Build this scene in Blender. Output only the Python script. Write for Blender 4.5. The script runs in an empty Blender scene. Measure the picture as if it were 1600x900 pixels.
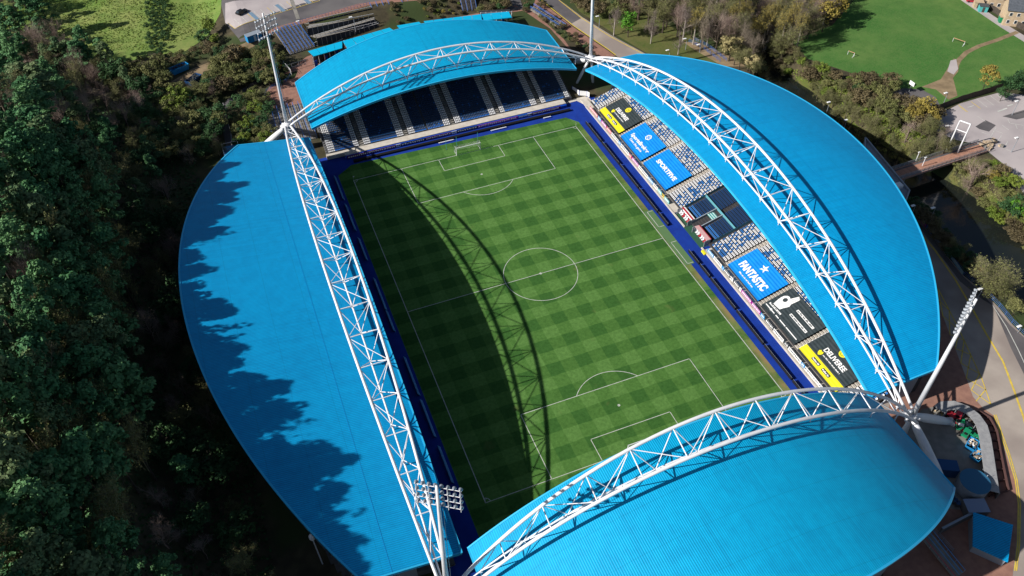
import bpy, bmesh, math, random
import numpy as np
from mathutils import Vector, Matrix
from mathutils.geometry import delaunay_2d_cdt
random.seed(7); RNG = np.random.default_rng(11)
S = bpy.context.scene
COL = S.collection
PI = math.pi

# ------------------------------------------------------------------ camera
F_PX, CX, CY, CZ = 1261.18, -55.968, -129.609, 139.926
YAW, PIT, ROL = 0.357257, 0.798803, -0.0215935
F_ = Vector((math.sin(YAW)*math.cos(PIT), math.cos(YAW)*math.cos(PIT), -math.sin(PIT)))
R_ = Vector((math.cos(YAW), -math.sin(YAW), 0)); U_ = R_.cross(F_)
R2 = math.cos(ROL)*R_ + math.sin(ROL)*U_; U2 = -math.sin(ROL)*R_ + math.cos(ROL)*U_
CAM = Vector((CX, CY, CZ))
cd = bpy.data.cameras.new("camera"); cam = bpy.data.objects.new("camera", cd); COL.objects.link(cam)
cam.matrix_world = Matrix(((R2.x, U2.x, -F_.x, CX), (R2.y, U2.y, -F_.y, CY), (R2.z, U2.z, -F_.z, CZ), (0, 0, 0, 1)))
cd.sensor_width = 36; cd.lens = 36*F_PX/1600; cd.clip_start = 1; cd.clip_end = 9000
S.camera = cam
# ------------------------------------------------------------------ light
SUN_EL = math.radians(33.0)
w = bpy.data.worlds.new("World"); S.world = w; w.use_nodes = True
nt = w.node_tree; bg = nt.nodes["Background"]
sky = nt.nodes.new("ShaderNodeTexSky"); sky.sky_type = 'NISHITA'; sky.sun_disc = False
sky.sun_elevation = SUN_EL; sky.sun_rotation = math.radians(-90)
nt.links.new(sky.outputs[0], bg.inputs[0]); bg.inputs[1].default_value = 0.05
sl = bpy.data.lights.new("sun", 'SUN'); sl.energy = 5.0; sl.angle = math.radians(0.5); sl.color = (1, .96, .90)
sun = bpy.data.objects.new("sun", sl); COL.objects.link(sun)
sd = Vector((math.cos(SUN_EL), 0.0, -math.sin(SUN_EL)))      # light travels +x and down
sun.rotation_euler = sd.to_track_quat('-Z', 'Y').to_euler()
S.view_settings.view_transform = 'Standard'; S.view_settings.look = 'None'
S.view_settings.exposure = 0.32; S.view_settings.gamma = 1
S.render.engine = 'CYCLES'
S.cycles.max_bounces = 4; S.cycles.diffuse_bounces = 2; S.cycles.transparent_max_bounces = 4

# ------------------------------------------------------------------ terrain
def sst(a, b, x):
    t = np.clip((np.asarray(x, float)-a)/(b-a), 0, 1); return t*t*(3-2*t)
RIV = np.array([(165,190),(145,130),(130,104),(118,84),(110,68),(106,54),(104.5,40),(104.5,26),(106.5,12),(110,-1),(113,-12),(114,-22),(112,-36),(112,-52),(113,-75),(116,-120),(120,-200)], float)
def rivdist(x, y):
    x = np.asarray(x, float); y = np.asarray(y, float); d = np.full(np.broadcast(x, y).shape, 1e9)
    for i in range(len(RIV)-1):
        a, b = RIV[i], RIV[i+1]; ab = b-a
        t = np.clip(((x-a[0])*ab[0]+(y-a[1])*ab[1])/(ab@ab), 0, 1)
        d = np.minimum(d, np.hypot(x-a[0]-t*ab[0], y-a[1]-t*ab[1]))
    return d
def terr(x, y):
    x = np.asarray(x, float); y = np.asarray(y, float)
    z = 1.0 - 1.4*(1-sst(44, 50, np.abs(x)))*(1-sst(66.5, 70, np.abs(y)))
    foot = -81 + 9*(1-sst(-85, -25, y)) - 5*sst(45, 80, y)
    d = foot - x
    hill = 33*sst(-6, 42, d) + 5*sst(40, 130, d)
    hill = hill*(1-sst(70, 135, y))
    z = z + hill
    z = z + 4.5*sst(129.5, 139, y)*(1-sst(40, 62, x))*sst(-66, -48, x)
    z = z + 1.6*sst(100, 160, y)*(1-sst(-80, -50, x))
    rough = .35*np.sin(x*.21+1.3)*np.cos(y*.17) + .25*np.sin(x*.53+y*.41)
    z = z + rough*sst(0, 12, d)*(1-sst(100, 130, y)*.5)
    rd = rivdist(x, y)
    nw = 5.0*sst(42, 66, y)                      # the river narrows under the north-east wood
    z = z - 6.0*(1-sst(8.0-nw, 13.5-nw*1.2, rd))
    return z
def tz(x, y): return float(terr(x, y))
def P(u, v, z=0.0):
    d = F_ + R2*((u-800)/F_PX) + U2*((450-v)/F_PX)
    return CAM + d*((z-CZ)/d.z)
def G(u, v, off=0.0):
    d = F_ + R2*((u-800)/F_PX) + U2*((450-v)/F_PX)
    t = np.linspace(60, 900, 2400); X = CX+t*d.x; Y = CY+t*d.y; Z = CZ+t*d.z
    g = Z-terr(X, Y)-off; i = int(np.argmax(g <= 0))
    if i == 0: return P(u, v, 1)
    a = g[i-1]/(g[i-1]-g[i]); tt = t[i-1]+a*(t[i]-t[i-1])
    return CAM + d*tt

# ------------------------------------------------------------------ materials
MATS = {}
def mat(name, col, rough=.8, col2=None, scale=4.0, bump=0.0, bscale=None, spec=.3, metal=0.0, detail=4, contrast=(.35, .65), col3=None, scale3=.05):
    if name in MATS: return MATS[name]
    m = bpy.data.materials.new(name); m.use_nodes = True; n = m.node_tree.nodes; l = m.node_tree.links
    b = n["Principled BSDF"]; b.inputs["Roughness"].default_value = rough; b.inputs["Metallic"].default_value = metal
    b.inputs["Specular IOR Level"].default_value = spec
    b.inputs["Base Color"].default_value = (*col, 1)
    tc = n.new("ShaderNodeTexCoord")
    if col2:
        t = n.new("ShaderNodeTexNoise"); t.inputs["Scale"].default_value = scale; t.inputs["Detail"].default_value = detail
        l.new(tc.outputs["Object"], t.inputs["Vector"])
        r = n.new("ShaderNodeValToRGB"); e = r.color_ramp.elements
        e[0].position, e[1].position = contrast; e[0].color = (*col, 1); e[1].color = (*col2, 1)
        l.new(t.outputs[0], r.inputs[0]); out = r.outputs[0]
        if col3:
            t3 = n.new("ShaderNodeTexNoise"); t3.inputs["Scale"].default_value = scale3; t3.inputs["Detail"].default_value = 3
            l.new(tc.outputs["Object"], t3.inputs["Vector"])
            r3 = n.new("ShaderNodeValToRGB"); r3.color_ramp.elements[0].position = .45; r3.color_ramp.elements[1].position = .6
            l.new(t3.outputs[0], r3.inputs[0])
            mx = n.new("ShaderNodeMix"); mx.data_type = 'RGBA'; l.new(r3.outputs[0], mx.inputs[0]); l.new(out, mx.inputs[6]); mx.inputs[7].default_value = (*col3, 1)
            out = mx.outputs[2]
        l.new(out, b.inputs["Base Color"])
    if bump:
        t2 = n.new("ShaderNodeTexNoise"); t2.inputs["Scale"].default_value = bscale or scale; l.new(tc.outputs["Object"], t2.inputs["Vector"])
        bp = n.new("ShaderNodeBump"); bp.inputs["Strength"].default_value = bump; bp.inputs["Distance"].default_value = .1
        l.new(t2.outputs[0], bp.inputs["Height"]); l.new(bp.outputs[0], b.inputs["Normal"])
    MATS[name] = m; return m
def leafmat(name, c1, c2, sc=.6):
    """Leaf colour that differs from clump to clump (object-space noise), thin leaves let light through."""
    if name in MATS: return MATS[name]
    m = bpy.data.materials.new(name); m.use_nodes = True; n = m.node_tree.nodes; l = m.node_tree.links
    b = n["Principled BSDF"]; b.inputs["Roughness"].default_value = .7; b.inputs["Specular IOR Level"].default_value = .2
    tc = n.new("ShaderNodeTexCoord"); oi = n.new("ShaderNodeObjectInfo")
    t = n.new("ShaderNodeTexNoise"); t.inputs["Scale"].default_value = sc; t.inputs["Detail"].default_value = 5
    l.new(tc.outputs["Object"], t.inputs["Vector"])
    ad = n.new("ShaderNodeMath"); ad.operation = 'MULTIPLY_ADD'; l.new(oi.outputs["Random"], ad.inputs[0]); ad.inputs[1].default_value = .35
    l.new(t.outputs[0], ad.inputs[2])
    r = n.new("ShaderNodeValToRGB"); e = r.color_ramp.elements; e[0].position = .42; e[1].position = .92; e[0].color = (*c1, 1); e[1].color = (*c2, 1)
    l.new(ad.outputs[0], r.inputs[0]); l.new(r.outputs[0], b.inputs["Base Color"])
    MATS[name] = m; return m
def roofmat(name, axis, c1, c2):
    """Profiled metal sheet: ribs 0.33 m apart along one axis."""
    m = bpy.data.materials.new(name); m.use_nodes = True; n = m.node_tree.nodes; l = m.node_tree.links
    b = n["Principled BSDF"]; b.inputs["Roughness"].default_value = .55; b.inputs["Specular IOR Level"].default_value = .25
    tc = n.new("ShaderNodeTexCoord"); sx = n.new("ShaderNodeSeparateXYZ"); l.new(tc.outputs["Object"], sx.inputs[0])
    mu = n.new("ShaderNodeMath"); mu.operation = 'MULTIPLY'; mu.inputs[1].default_value = 2*PI/.36; l.new(sx.outputs[axis], mu.inputs[0])
    si = n.new("ShaderNodeMath"); si.operation = 'SINE'; l.new(mu.outputs[0], si.inputs[0])
    mr = n.new("ShaderNodeMapRange"); mr.inputs[1].default_value = -1; mr.inputs[2].default_value = 1; l.new(si.outputs[0], mr.inputs[0])
    bp = n.new("ShaderNodeBump"); bp.inputs["Strength"].default_value = .9; bp.inputs["Distance"].default_value = .035
    l.new(mr.outputs[0], bp.inputs["Height"]); l.new(bp.outputs[0], b.inputs["Normal"])
    t = n.new("ShaderNodeTexNoise"); t.inputs["Scale"].default_value = .09; t.inputs["Detail"].default_value = 6; l.new(tc.outputs["Object"], t.inputs["Vector"])
    mp = n.new("ShaderNodeMapping"); mp.inputs["Scale"].default_value = (.04, 2.2, .1) if axis == 1 else (2.2, .04, .1)
    l.new(tc.outputs["Object"], mp.inputs[0])
    t2 = n.new("ShaderNodeTexNoise"); t2.inputs["Scale"].default_value = 1.0; t2.inputs["Detail"].default_value = 3; l.new(mp.outputs[0], t2.inputs["Vector"])
    ad = n.new("ShaderNodeMath"); ad.operation = 'ADD'; l.new(t.outputs[0], ad.inputs[0]); l.new(t2.outputs[0], ad.inputs[1])
    r = n.new("ShaderNodeValToRGB"); e = r.color_ramp.elements; e[0].position = .78; e[1].position = 1.2; e[0].color = (*c1, 1); e[1].color = (*c2, 1)
    hv = n.new("ShaderNodeMath"); hv.operation = 'MULTIPLY'; hv.inputs[1].default_value = 1.0; l.new(ad.outputs[0], hv.inputs[0])
    e[1].position = 1.0; e[0].position = .8
    l.new(hv.outputs[0], r.inputs[0])
    # grime: fine blotches and long faint streaks down the sheets, and end laps every 7 m
    t3 = n.new("ShaderNodeTexNoise"); t3.inputs["Scale"].default_value = .55; t3.inputs["Detail"].default_value = 8; t3.inputs["Roughness"].default_value = .7; l.new(tc.outputs["Object"], t3.inputs["Vector"])
    r3 = n.new("ShaderNodeValToRGB"); r3.color_ramp.elements[0].position = .35; r3.color_ramp.elements[0].color = (.86, .89, .91, 1); r3.color_ramp.elements[1].position = .62; r3.color_ramp.elements[1].color = (1.03, 1.03, 1.02, 1); l.new(t3.outputs[0], r3.inputs[0])
    m1 = n.new("ShaderNodeMix"); m1.data_type = 'RGBA'; m1.blend_type = 'MULTIPLY'; m1.inputs[0].default_value = 1; l.new(r.outputs[0], m1.inputs[6]); l.new(r3.outputs[0], m1.inputs[7])
    rib = n.new("ShaderNodeMapRange"); rib.inputs[1].default_value = .0; rib.inputs[2].default_value = .45; rib.inputs[3].default_value = .72; rib.inputs[4].default_value = 1.05; l.new(mr.outputs[0], rib.inputs[0])
    mo = n.new("ShaderNodeMath"); mo.operation = 'PINGPONG'; mo.inputs[1].default_value = 3.5; l.new(sx.outputs[1-axis], mo.inputs[0])
    lp = n.new("ShaderNodeMapRange"); lp.inputs[1].default_value = .03; lp.inputs[2].default_value = .10; lp.inputs[3].default_value = .86; lp.inputs[4].default_value = 1.0; l.new(mo.outputs[0], lp.inputs[0])
    mm = n.new("ShaderNodeMath"); mm.operation = 'MULTIPLY'; l.new(rib.outputs[0], mm.inputs[0]); l.new(lp.outputs[0], mm.inputs[1])
    m2 = n.new("ShaderNodeMix"); m2.data_type = 'RGBA'; m2.blend_type = 'MULTIPLY'; m2.inputs[0].default_value = 1; l.new(m1.outputs[2], m2.inputs[6]); l.new(mm.outputs[0], m2.inputs[7])
    l.new(m2.outputs[2], b.inputs["Base Color"])
    MATS[name] = m; return m

BLUE1, BLUE2 = (.0, .285, .60), (.0, .315, .65)
M = dict(
 roofx=roofmat("roof_sheet_ribs_y", 1, BLUE1, BLUE2), roofy=roofmat("roof_sheet_ribs_x_sunlit", 0, (.0, .31, .57), (.0, .35, .63)),  # north and south roofs greener: their stronger sunlit tone is put into the colour
 fascia=mat("pale_blue_metal", (.03, .42, .72), .4),
 white=mat("white_paint_steel", (.78, .78, .80), .45, (.68, .69, .72), .5, spec=.4),
 grey=mat("galvanised_steel", (.35, .38, .42), .45, (.28, .31, .35), 1.0, metal=.3),
 dgrey=mat("dark_steel", (.07, .08, .09), .5),
 conc=mat("concrete", (.27, .25, .225), .9, (.20, .19, .17), .6, bump=.2, bscale=3),
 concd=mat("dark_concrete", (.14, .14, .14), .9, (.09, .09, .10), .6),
 cream=mat("cream_concrete", (.62, .57, .50), .9, (.52, .47, .41), .7),
 blueg=mat("royal_blue_turf", (.003, .028, .25), .9, (.004, .040, .32), .35, detail=5),
 bluew=mat("royal_blue_paint", (.004, .06, .42), .6),
 navy=mat("navy_plastic", (.016, .060, .16), .4, spec=.5), seatblue=mat("blue_plastic", (.02, .16, .52), .4, spec=.5),
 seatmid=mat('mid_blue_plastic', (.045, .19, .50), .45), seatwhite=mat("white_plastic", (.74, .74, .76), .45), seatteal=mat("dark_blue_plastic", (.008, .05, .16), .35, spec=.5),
 brick=mat("red_brick_paving", (.32, .17, .125), .9, (.25, .13, .10), .8, bump=.1, bscale=6),
 wall=mat("grey_cladding", (.25, .29, .34), .6), black=mat("black_rubber", (.012, .012, .014), .6),
 yellow=mat("yellow_paint", (.72, .52, .06), .8, (.55, .40, .08), 1.5), wline=mat("white_line_paint", (.62, .62, .58), .85, (.45, .46, .42), 1.2),
 asph=mat("asphalt", (.115, .105, .11), .95, (.085, .08, .085), .25, col3=(.14, .13, .13), scale3=.07, bump=.15, bscale=5),
 asphp=mat("pinkish_asphalt", (.40, .345, .30), .95, (.33, .28, .245), .2, col3=(.27, .225, .20), scale3=.06, bump=.15, bscale=5),
 carpark=mat("car_park_asphalt", (.42, .375, .375), .95, (.35, .31, .315), .15, col3=(.46, .41, .405), scale3=.05, bump=.15, bscale=5),
 dirt=mat("bare_earth", (.30, .22, .13), .95, (.20, .145, .085), .4, bump=.3, bscale=2),
 trunk=mat("bark", (.085, .065, .05), .95, (.05, .04, .03), 2.0), birch=mat("pale_bark", (.42, .38, .34), .9, (.22, .19, .16), 1.5),
 red=mat("red_paint", (.45, .03, .05), .5), green=mat("green_paint", (.01, .22, .10), .5), lblue=mat("light_blue_paint", (.02, .25, .55), .5),
 teal=mat("teal_cloth", (.08, .38, .38), .7), magenta=mat("magenta_print", (.35, .03, .30), .5), maroon=mat("maroon_print", (.14, .015, .05), .5),
 glass=mat("lamp_glass", (.10, .12, .14), .15, spec=.8), orange=mat("orange_brick_deck", (.42, .22, .15), .9, (.33, .17, .12), 2.0),
 byel=mat("banner_yellow", (.80, .72, .02), .7), bdark=mat("banner_charcoal", (.022, .034, .040), .75, (.035, .048, .055), .8),
 bblue=mat("banner_blue", (.0, .20, .66), .7, (.0, .24, .72), .6), bwhite=mat("banner_white", (.82, .82, .82), .7),
 slate=mat("slate_roof", (.10, .11, .13), .8, (.07, .08, .095), 1.5), stone=mat("sandstone_wall", (.52, .40, .27), .9, (.42, .32, .22), 1.2),
 fence=mat("weathered_timber", (.085, .07, .055), .95, (.055, .045, .04), 2), glassd=mat("window_glass", (.02, .03, .04), .1, spec=.8),
 pink=mat("pink_canopy", (.62, .38, .38), .6), net=mat("goal_net", (.5, .52, .5), .9),
)
# water
def water():
    m = mat("river_water", (.010, .014, .014), .08, (.018, .020, .014), .08, bump=.12, bscale=1.2, spec=.5); return m
# ground cover
M['ground'] = mat("woodland_floor", (.045, .038, .022), .95, (.085, .070, .038), .35, bump=.6, bscale=1.5, col3=(.040, .060, .018), scale3=.06, detail=6)
def grassmat(name, cs, sc=(.03, .25, 2.5), spots=None):
    m = bpy.data.materials.new(name); m.use_nodes = True; n = m.node_tree.nodes; l = m.node_tree.links
    b = n["Principled BSDF"]; b.inputs["Roughness"].default_value = .95; b.inputs["Specular IOR Level"].default_value = .1
    tc = n.new("ShaderNodeTexCoord"); col = None
    for i, s in enumerate(sc):
        t = n.new("ShaderNodeTexNoise"); t.inputs["Scale"].default_value = s; t.inputs["Detail"].default_value = 6; t.inputs["Roughness"].default_value = .65
        l.new(tc.outputs["Object"], t.inputs["Vector"])
        r = n.new("ShaderNodeValToRGB"); r.color_ramp.elements[0].position = .40; r.color_ramp.elements[1].position = .62; l.new(t.outputs[0], r.inputs[0])
        mx = n.new("ShaderNodeMix"); mx.data_type = 'RGBA'; l.new(r.outputs[0], mx.inputs[0])
        if col is None: mx.inputs[6].default_value = (*cs[0], 1)
        else: l.new(col, mx.inputs[6])
        if i: 
            mm = n.new("ShaderNodeMath"); mm.operation = 'MULTIPLY'; mm.inputs[1].default_value = .55; l.new(r.outputs[0], mm.inputs[0]); l.new(mm.outputs[0], mx.inputs[0])
        mx.inputs[7].default_value = (*cs[i+1], 1); col = mx.outputs[2]
    l.new(col, b.inputs["Base Color"])
    bp = n.new("ShaderNodeBump"); bp.inputs["Strength"].default_value = .5; bp.inputs["Distance"].default_value = .1; l.new(t.outputs[0], bp.inputs["Height"]); l.new(bp.outputs[0], b.inputs["Normal"])
    MATS[name] = m; return m
M['fieldl'] = grassmat("rough_meadow", [(.13, .24, .04), (.34, .34, .12), (.07, .17, .028), (.26, .30, .10)])
M['fieldr'] = grassmat("playing_field", [(.048, .155, .030), (.11, .20, .05), (.036, .12, .024), (.12, .19, .06)])
M['verge'] = grassmat("grass_verge", [(.10, .12, .03), (.17, .15, .06), (.04, .09, .015), (.14, .12, .06)])
M['bank'] = grassmat("river_bank_growth", [(.075, .085, .02), (.13, .12, .045), (.06, .13, .01), (.10, .08, .045)])
# mown pitch
def pitchmat():
    m = bpy.data.materials.new("mown_pitch"); m.use_nodes = True; n = m.node_tree.nodes; l = m.node_tree.links
    b = n["Principled BSDF"]; b.inputs["Roughness"].default_value = .9; b.inputs["Specular IOR Level"].default_value = .1
    tc = n.new("ShaderNodeTexCoord"); sx = n.new("ShaderNodeSeparateXYZ")
    wn = n.new("ShaderNodeTexNoise"); wn.inputs["Scale"].default_value = .35; wn.inputs["Detail"].default_value = 4; l.new(tc.outputs["Object"], wn.inputs["Vector"])
    va = n.new("ShaderNodeVectorMath"); va.operation = 'MULTIPLY_ADD'; l.new(wn.outputs["Color"], va.inputs[0]); va.inputs[1].default_value = (.5, .5, 0); 
    l.new(tc.outputs["Object"], va.inputs[2]); l.new(va.outputs[0], sx.inputs[0])
    def band(out, per, off):
        a = n.new("ShaderNodeMath"); a.operation = 'ADD'; l.new(out, a.inputs[0]); a.inputs[1].default_value = off
        d = n.new("ShaderNodeMath"); d.operation = 'MULTIPLY'; d.inputs[1].default_value = 2*PI/per; l.new(a.outputs[0], d.inputs[0])
        s = n.new("ShaderNodeMath"); s.operation = 'SINE'; l.new(d.outputs[0], s.inputs[0])
        k = n.new("ShaderNodeMath"); k.operation = 'MULTIPLY_ADD'; k.inputs[1].default_value = 9; k.inputs[2].default_value = .5; k.use_clamp = True; l.new(s.outputs[0], k.inputs[0])
        return k.outputs[0]
    bx = band(sx.outputs[0], 6.8, -5.15-.25+1.7+0.0); by = band(sx.outputs[1], 6.8, -5.3-.25+1.7)
    def mixc(f, a, c, isl=True):
        mx = n.new("ShaderNodeMix"); mx.data_type = 'RGBA'
        if hasattr(f, 'links') or hasattr(f, 'node'): l.new(f, mx.inputs[0])
        else: mx.inputs[0].default_value = f
        for i, v in ((6, a), (7, c)):
            if isinstance(v, tuple): mx.inputs[i].default_value = (*v, 1)
            else: l.new(v, mx.inputs[i])
        return mx.outputs[2]
    c0 = mixc(bx, (.092, .205, .048), (.070, .170, .036))     # light rows
    c1 = mixc(bx, (.062, .155, .032), (.040, .118, .024))     # dark rows
    c = mixc(by, c0, c1)
    t = n.new("ShaderNodeTexNoise"); t.inputs["Scale"].default_value = 1.3; t.inputs["Detail"].default_value = 8; t.inputs["Roughness"].default_value = .75; l.new(tc.outputs["Object"], t.inputs["Vector"])
    r = n.new("ShaderNodeValToRGB"); r.color_ramp.elements[0].position = .35; r.color_ramp.elements[0].color = (.72, .75, .7, 1); r.color_ramp.elements[1].position = .68; r.color_ramp.elements[1].color = (1.3, 1.22, 1.25, 1)
    l.new(t.outputs[0], r.inputs[0])
    mu = n.new("ShaderNodeMix"); mu.data_type = 'RGBA'; mu.blend_type = 'MULTIPLY'; mu.inputs[0].default_value = 1; l.new(c, mu.inputs[6]); l.new(r.outputs[0], mu.inputs[7])
    # worn turf along the right touchline and in the goalmouths
    sx2 = n.new("ShaderNodeSeparateXYZ"); l.new(tc.outputs["Object"], sx2.inputs[0])
    mrx = n.new("ShaderNodeMapRange"); mrx.inputs[1].default_value = 33.6; mrx.inputs[2].default_value = 35.3; l.new(sx2.outputs[0], mrx.inputs[0])
    t3 = n.new("ShaderNodeTexNoise"); t3.inputs["Scale"].default_value = .12; t3.inputs["Detail"].default_value = 6; l.new(tc.outputs["Object"], t3.inputs["Vector"])
    r3 = n.new("ShaderNodeValToRGB"); r3.color_ramp.elements[0].position = .36; r3.color_ramp.elements[1].position = .56; l.new(t3.outputs[0], r3.inputs[0])
    # more wear towards the south end
    mry = n.new("ShaderNodeMapRange"); mry.inputs[1].default_value = 30; mry.inputs[2].default_value = -40; mry.inputs[3].default_value = .35; mry.inputs[4].default_value = 1.0; l.new(sx2.outputs[1], mry.inputs[0])
    f = n.new("ShaderNodeMath"); f.operation = 'MULTIPLY'; l.new(mrx.outputs[0], f.inputs[0]); l.new(r3.outputs[0], f.inputs[1])
    f2 = n.new("ShaderNodeMath"); f2.operation = 'MULTIPLY'; l.new(f.outputs[0], f2.inputs[0]); l.new(mry.outputs[0], f2.inputs[1])
    c = mixc(f2.outputs[0], mu.outputs[2], (.27, .20, .095))
    t4 = n.new("ShaderNodeTexNoise"); t4.inputs["Scale"].default_value = .16; t4.inputs["Detail"].default_value = 7; l.new(tc.outputs["Object"], t4.inputs["Vector"])
    r4 = n.new("ShaderNodeValToRGB"); r4.color_ramp.elements[0].position = .66; r4.color_ramp.elements[1].position = .80; r4.color_ramp.elements[1].color = (.5, .5, .5, 1); l.new(t4.outputs[0], r4.inputs[0])
    c = mixc(r4.outputs[0], c, (.17, .14, .055))
    l.new(c, b.inputs["Base Color"])
    bp = n.new("ShaderNodeBump"); bp.inputs["Strength"].default_value = .35; bp.inputs["Distance"].default_value = .04; l.new(t.outputs[0], bp.inputs["Height"]); l.new(bp.outputs[0], b.inputs["Normal"])
    return m
M['pitch'] = pitchmat()
M['pine'] = leafmat("pine_needles", (.030, .120, .046), (.12, .25, .095))
M['pine2'] = leafmat("yellowish_pine_needles", (.05, .11, .045), (.16, .21, .09))
M['olive'] = leafmat("olive_spring_leaves", (.085, .10, .030), (.19, .19, .07))
M['golden'] = leafmat("golden_catkins", (.17, .135, .03), (.34, .27, .06))
M['cream_l'] = leafmat("cream_blossom", (.22, .19, .08), (.45, .38, .19))
M['bright'] = leafmat("bright_green_leaves", (.05, .16, .012), (.12, .30, .03))
M['lime'] = leafmat("lime_leaves", (.09, .14, .018), (.19, .24, .04))
M['brownl'] = leafmat("brown_undergrowth", (.075, .060, .032), (.15, .12, .06))
M['orangel'] = leafmat("orange_leaves", (.35, .16, .02), (.5, .26, .04))
M['darkev'] = leafmat("dark_evergreen_leaves", (.020, .060, .022), (.05, .11, .035))
M['twig'] = leafmat("bare_twigs", (.14, .11, .085), (.30, .25, .19), .4)
M['twigp'] = leafmat("pinkish_bare_twigs", (.20, .14, .12), (.42, .32, .27), .4)
M['twigo'] = leafmat("olive_bare_twigs", (.13, .12, .06), (.27, .25, .14), .4)

# ------------------------------------------------------------------ mesh helpers
class MB:
    def __init__(s): s.v = []; s.f = []
    def quad(s, a, b, c, d):
        i = len(s.v); s.v += [tuple(a), tuple(b), tuple(c), tuple(d)]; s.f.append((i, i+1, i+2, i+3)); return s
    def box(s, x0, x1, y0, y1, z0, z1, mtx=None):
        i = len(s.v); vs = [(x, y, z) for z in (z0, z1) for y in (y0, y1) for x in (x0, x1)]
        if mtx is not None: vs = [tuple(mtx @ Vector(q)) for q in vs]
        s.v += vs
        for q in ((0,2,3,1),(4,5,7,6),(0,1,5,4),(2,6,7,3),(0,4,6,2),(1,3,7,5)): s.f.append(tuple(i+k for k in q))
        return s
    def bar(s, a, b, w=.1, h=None, up=Vector((0,0,1))):
        a, b = Vector(a), Vector(b); h = h or w; d = (b-a).normalized(); sd = d.cross(up)
        if sd.length < 1e-3: sd = d.cross(Vector((1, 0, 0)))
        sd.normalize(); u = sd.cross(d); i = len(s.v)
        for q in (a, b):
            for sx, sy in ((-1,-1),(1,-1),(1,1),(-1,1)): s.v.append(tuple(q+sd*sx*w/2+u*sy*h/2))
        for q in ((0,1,2,3),(7,6,5,4),(0,4,5,1),(1,5,6,2),(2,6,7,3),(3,7,4,0)): s.f.append(tuple(i+k for k in q))
        return s
    def tube(s, pts, rad, n=8, cap=True):
        pts = [Vector(p) for p in pts]; rad = rad if hasattr(rad, '__len__') else [rad]*len(pts); i0 = len(s.v)
        for k, p in enumerate(pts):
            d = (pts[min(k+1, len(pts)-1)]-pts[max(k-1, 0)]).normalized()
            a = d.cross(Vector((0, 0, 1)));
            if a.length < .05: a = d.cross(Vector((0, 1, 0)))
            a.normalize(); b = a.cross(d)
            for j in range(n):
                t = 2*PI*j/n; s.v.append(tuple(p+(a*math.cos(t)+b*math.sin(t))*rad[k]))
        for k in range(len(pts)-1):
            for j in range(n):
                a = i0+k*n+j; b = i0+k*n+(j+1) % n; s.f.append((a, a+n, b+n, b))
        if cap:
            s.f.append(tuple(i0+j for j in range(n))); e = i0+(len(pts)-1)*n; s.f.append(tuple(e+j for j in reversed(range(n))))
        return s
    def prism(s, poly, z0, z1):
        i = len(s.v); n = len(poly); s.v += [(x, y, z0) for x, y in poly]+[(x, y, z1) for x, y in poly]
        s.f.append(tuple(i+n+k for k in range(n))); s.f.append(tuple(i+k for k in reversed(range(n))))
        for k in range(n): s.f.append((i+k, i+(k+1) % n, i+n+(k+1) % n, i+n+k))
        return s
    def mesh(s, name, m, smooth=False):
        me = bpy.data.meshes.new(name); me.from_pydata(s.v, [], s.f); me.update()
        if m: me.materials.append(m)
        if smooth:
            for p in me.polygons: p.use_smooth = True
        return me
    def build(s, name, m, parent=None, smooth=False, **k): return link(name, s.mesh(name, m, smooth), parent, **k)
def link(name, me, parent=None, label=None, cat=None, group=None, kind=None, loc=None, mtx=None):
    o = bpy.data.objects.new(name, me); COL.objects.link(o)
    if parent is not None:
        o.parent = parent
    if loc is not None: o.location = loc
    if mtx is not None: o.matrix_local = mtx
    if label: o['label'] = label
    if cat: o['category'] = cat
    if group: o['group'] = group
    if kind: o['kind'] = kind
    return o
def thing(name, label, cat, loc=(0, 0, 0), group=None, rotz=0):
    o = bpy.data.objects.new(name, None); COL.objects.link(o); o.location = loc; o.rotation_euler = (0, 0, rotz)
    o['label'] = label; o['category'] = cat
    if group: o['group'] = group
    return o
def nrm(me):
    bm = bmesh.new(); bm.from_mesh(me); bmesh.ops.recalc_face_normals(bm, faces=bm.faces); bm.to_mesh(me); bm.free()
UC = {}
def unit_cyl(m, n=8):
    k = (m.name, n)
    if k not in UC:
        b = MB(); b.tube([(0, 0, 0), (0, 0, 1)], 1.0, n); UC[k] = b.mesh("round_bar", m, True)
    return UC[k]
def rod(name, a, b, r, m, parent, n=8, **k):
    a, b = Vector(a), Vector(b); d = b-a
    mt = Matrix.Translation(a) @ d.to_track_quat('Z', 'Y').to_matrix().to_4x4() @ Matrix.Diagonal((r, r, d.length, 1))
    return link(name, unit_cyl(m, n), parent, mtx=mt, **k)
def drape(name, poly, m, off=.03, step=2.5, **k):
    """A sheet that follows the terrain inside a polygon of (x, y)."""
    pts = []; n = len(poly)
    for i in range(n):
        a, b = poly[i], poly[(i+1) % n]; L = math.hypot(b[0]-a[0], b[1]-a[1]); c = max(1, int(L/step))
        for j in range(c): pts.append((a[0]+(b[0]-a[0])*j/c, a[1]+(b[1]-a[1])*j/c))
    ne = len(pts); edges = [(i, (i+1) % ne) for i in range(ne)]
    xs = [p[0] for p in pts]; ys = [p[1] for p in pts]
    for gx in np.arange(math.floor(min(xs)/step)*step, max(xs), step):
        for gy in np.arange(math.floor(min(ys)/step)*step, max(ys), step): pts.append((float(gx), float(gy)))
    vo, eo, fo, *_ = delaunay_2d_cdt([Vector(p) for p in pts], edges, [], 1, 1e-4)
    X = np.array([q.x for q in vo]); Y = np.array([q.y for q in vo]); Z = terr(X, Y)+off
    me = bpy.data.meshes.new(name); me.from_pydata([(float(a), float(b), float(c)) for a, b, c in zip(X, Y, Z)], [], fo); me.materials.append(m)
    k.setdefault('kind', 'structure')
    return link(name, me, **k)
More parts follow.
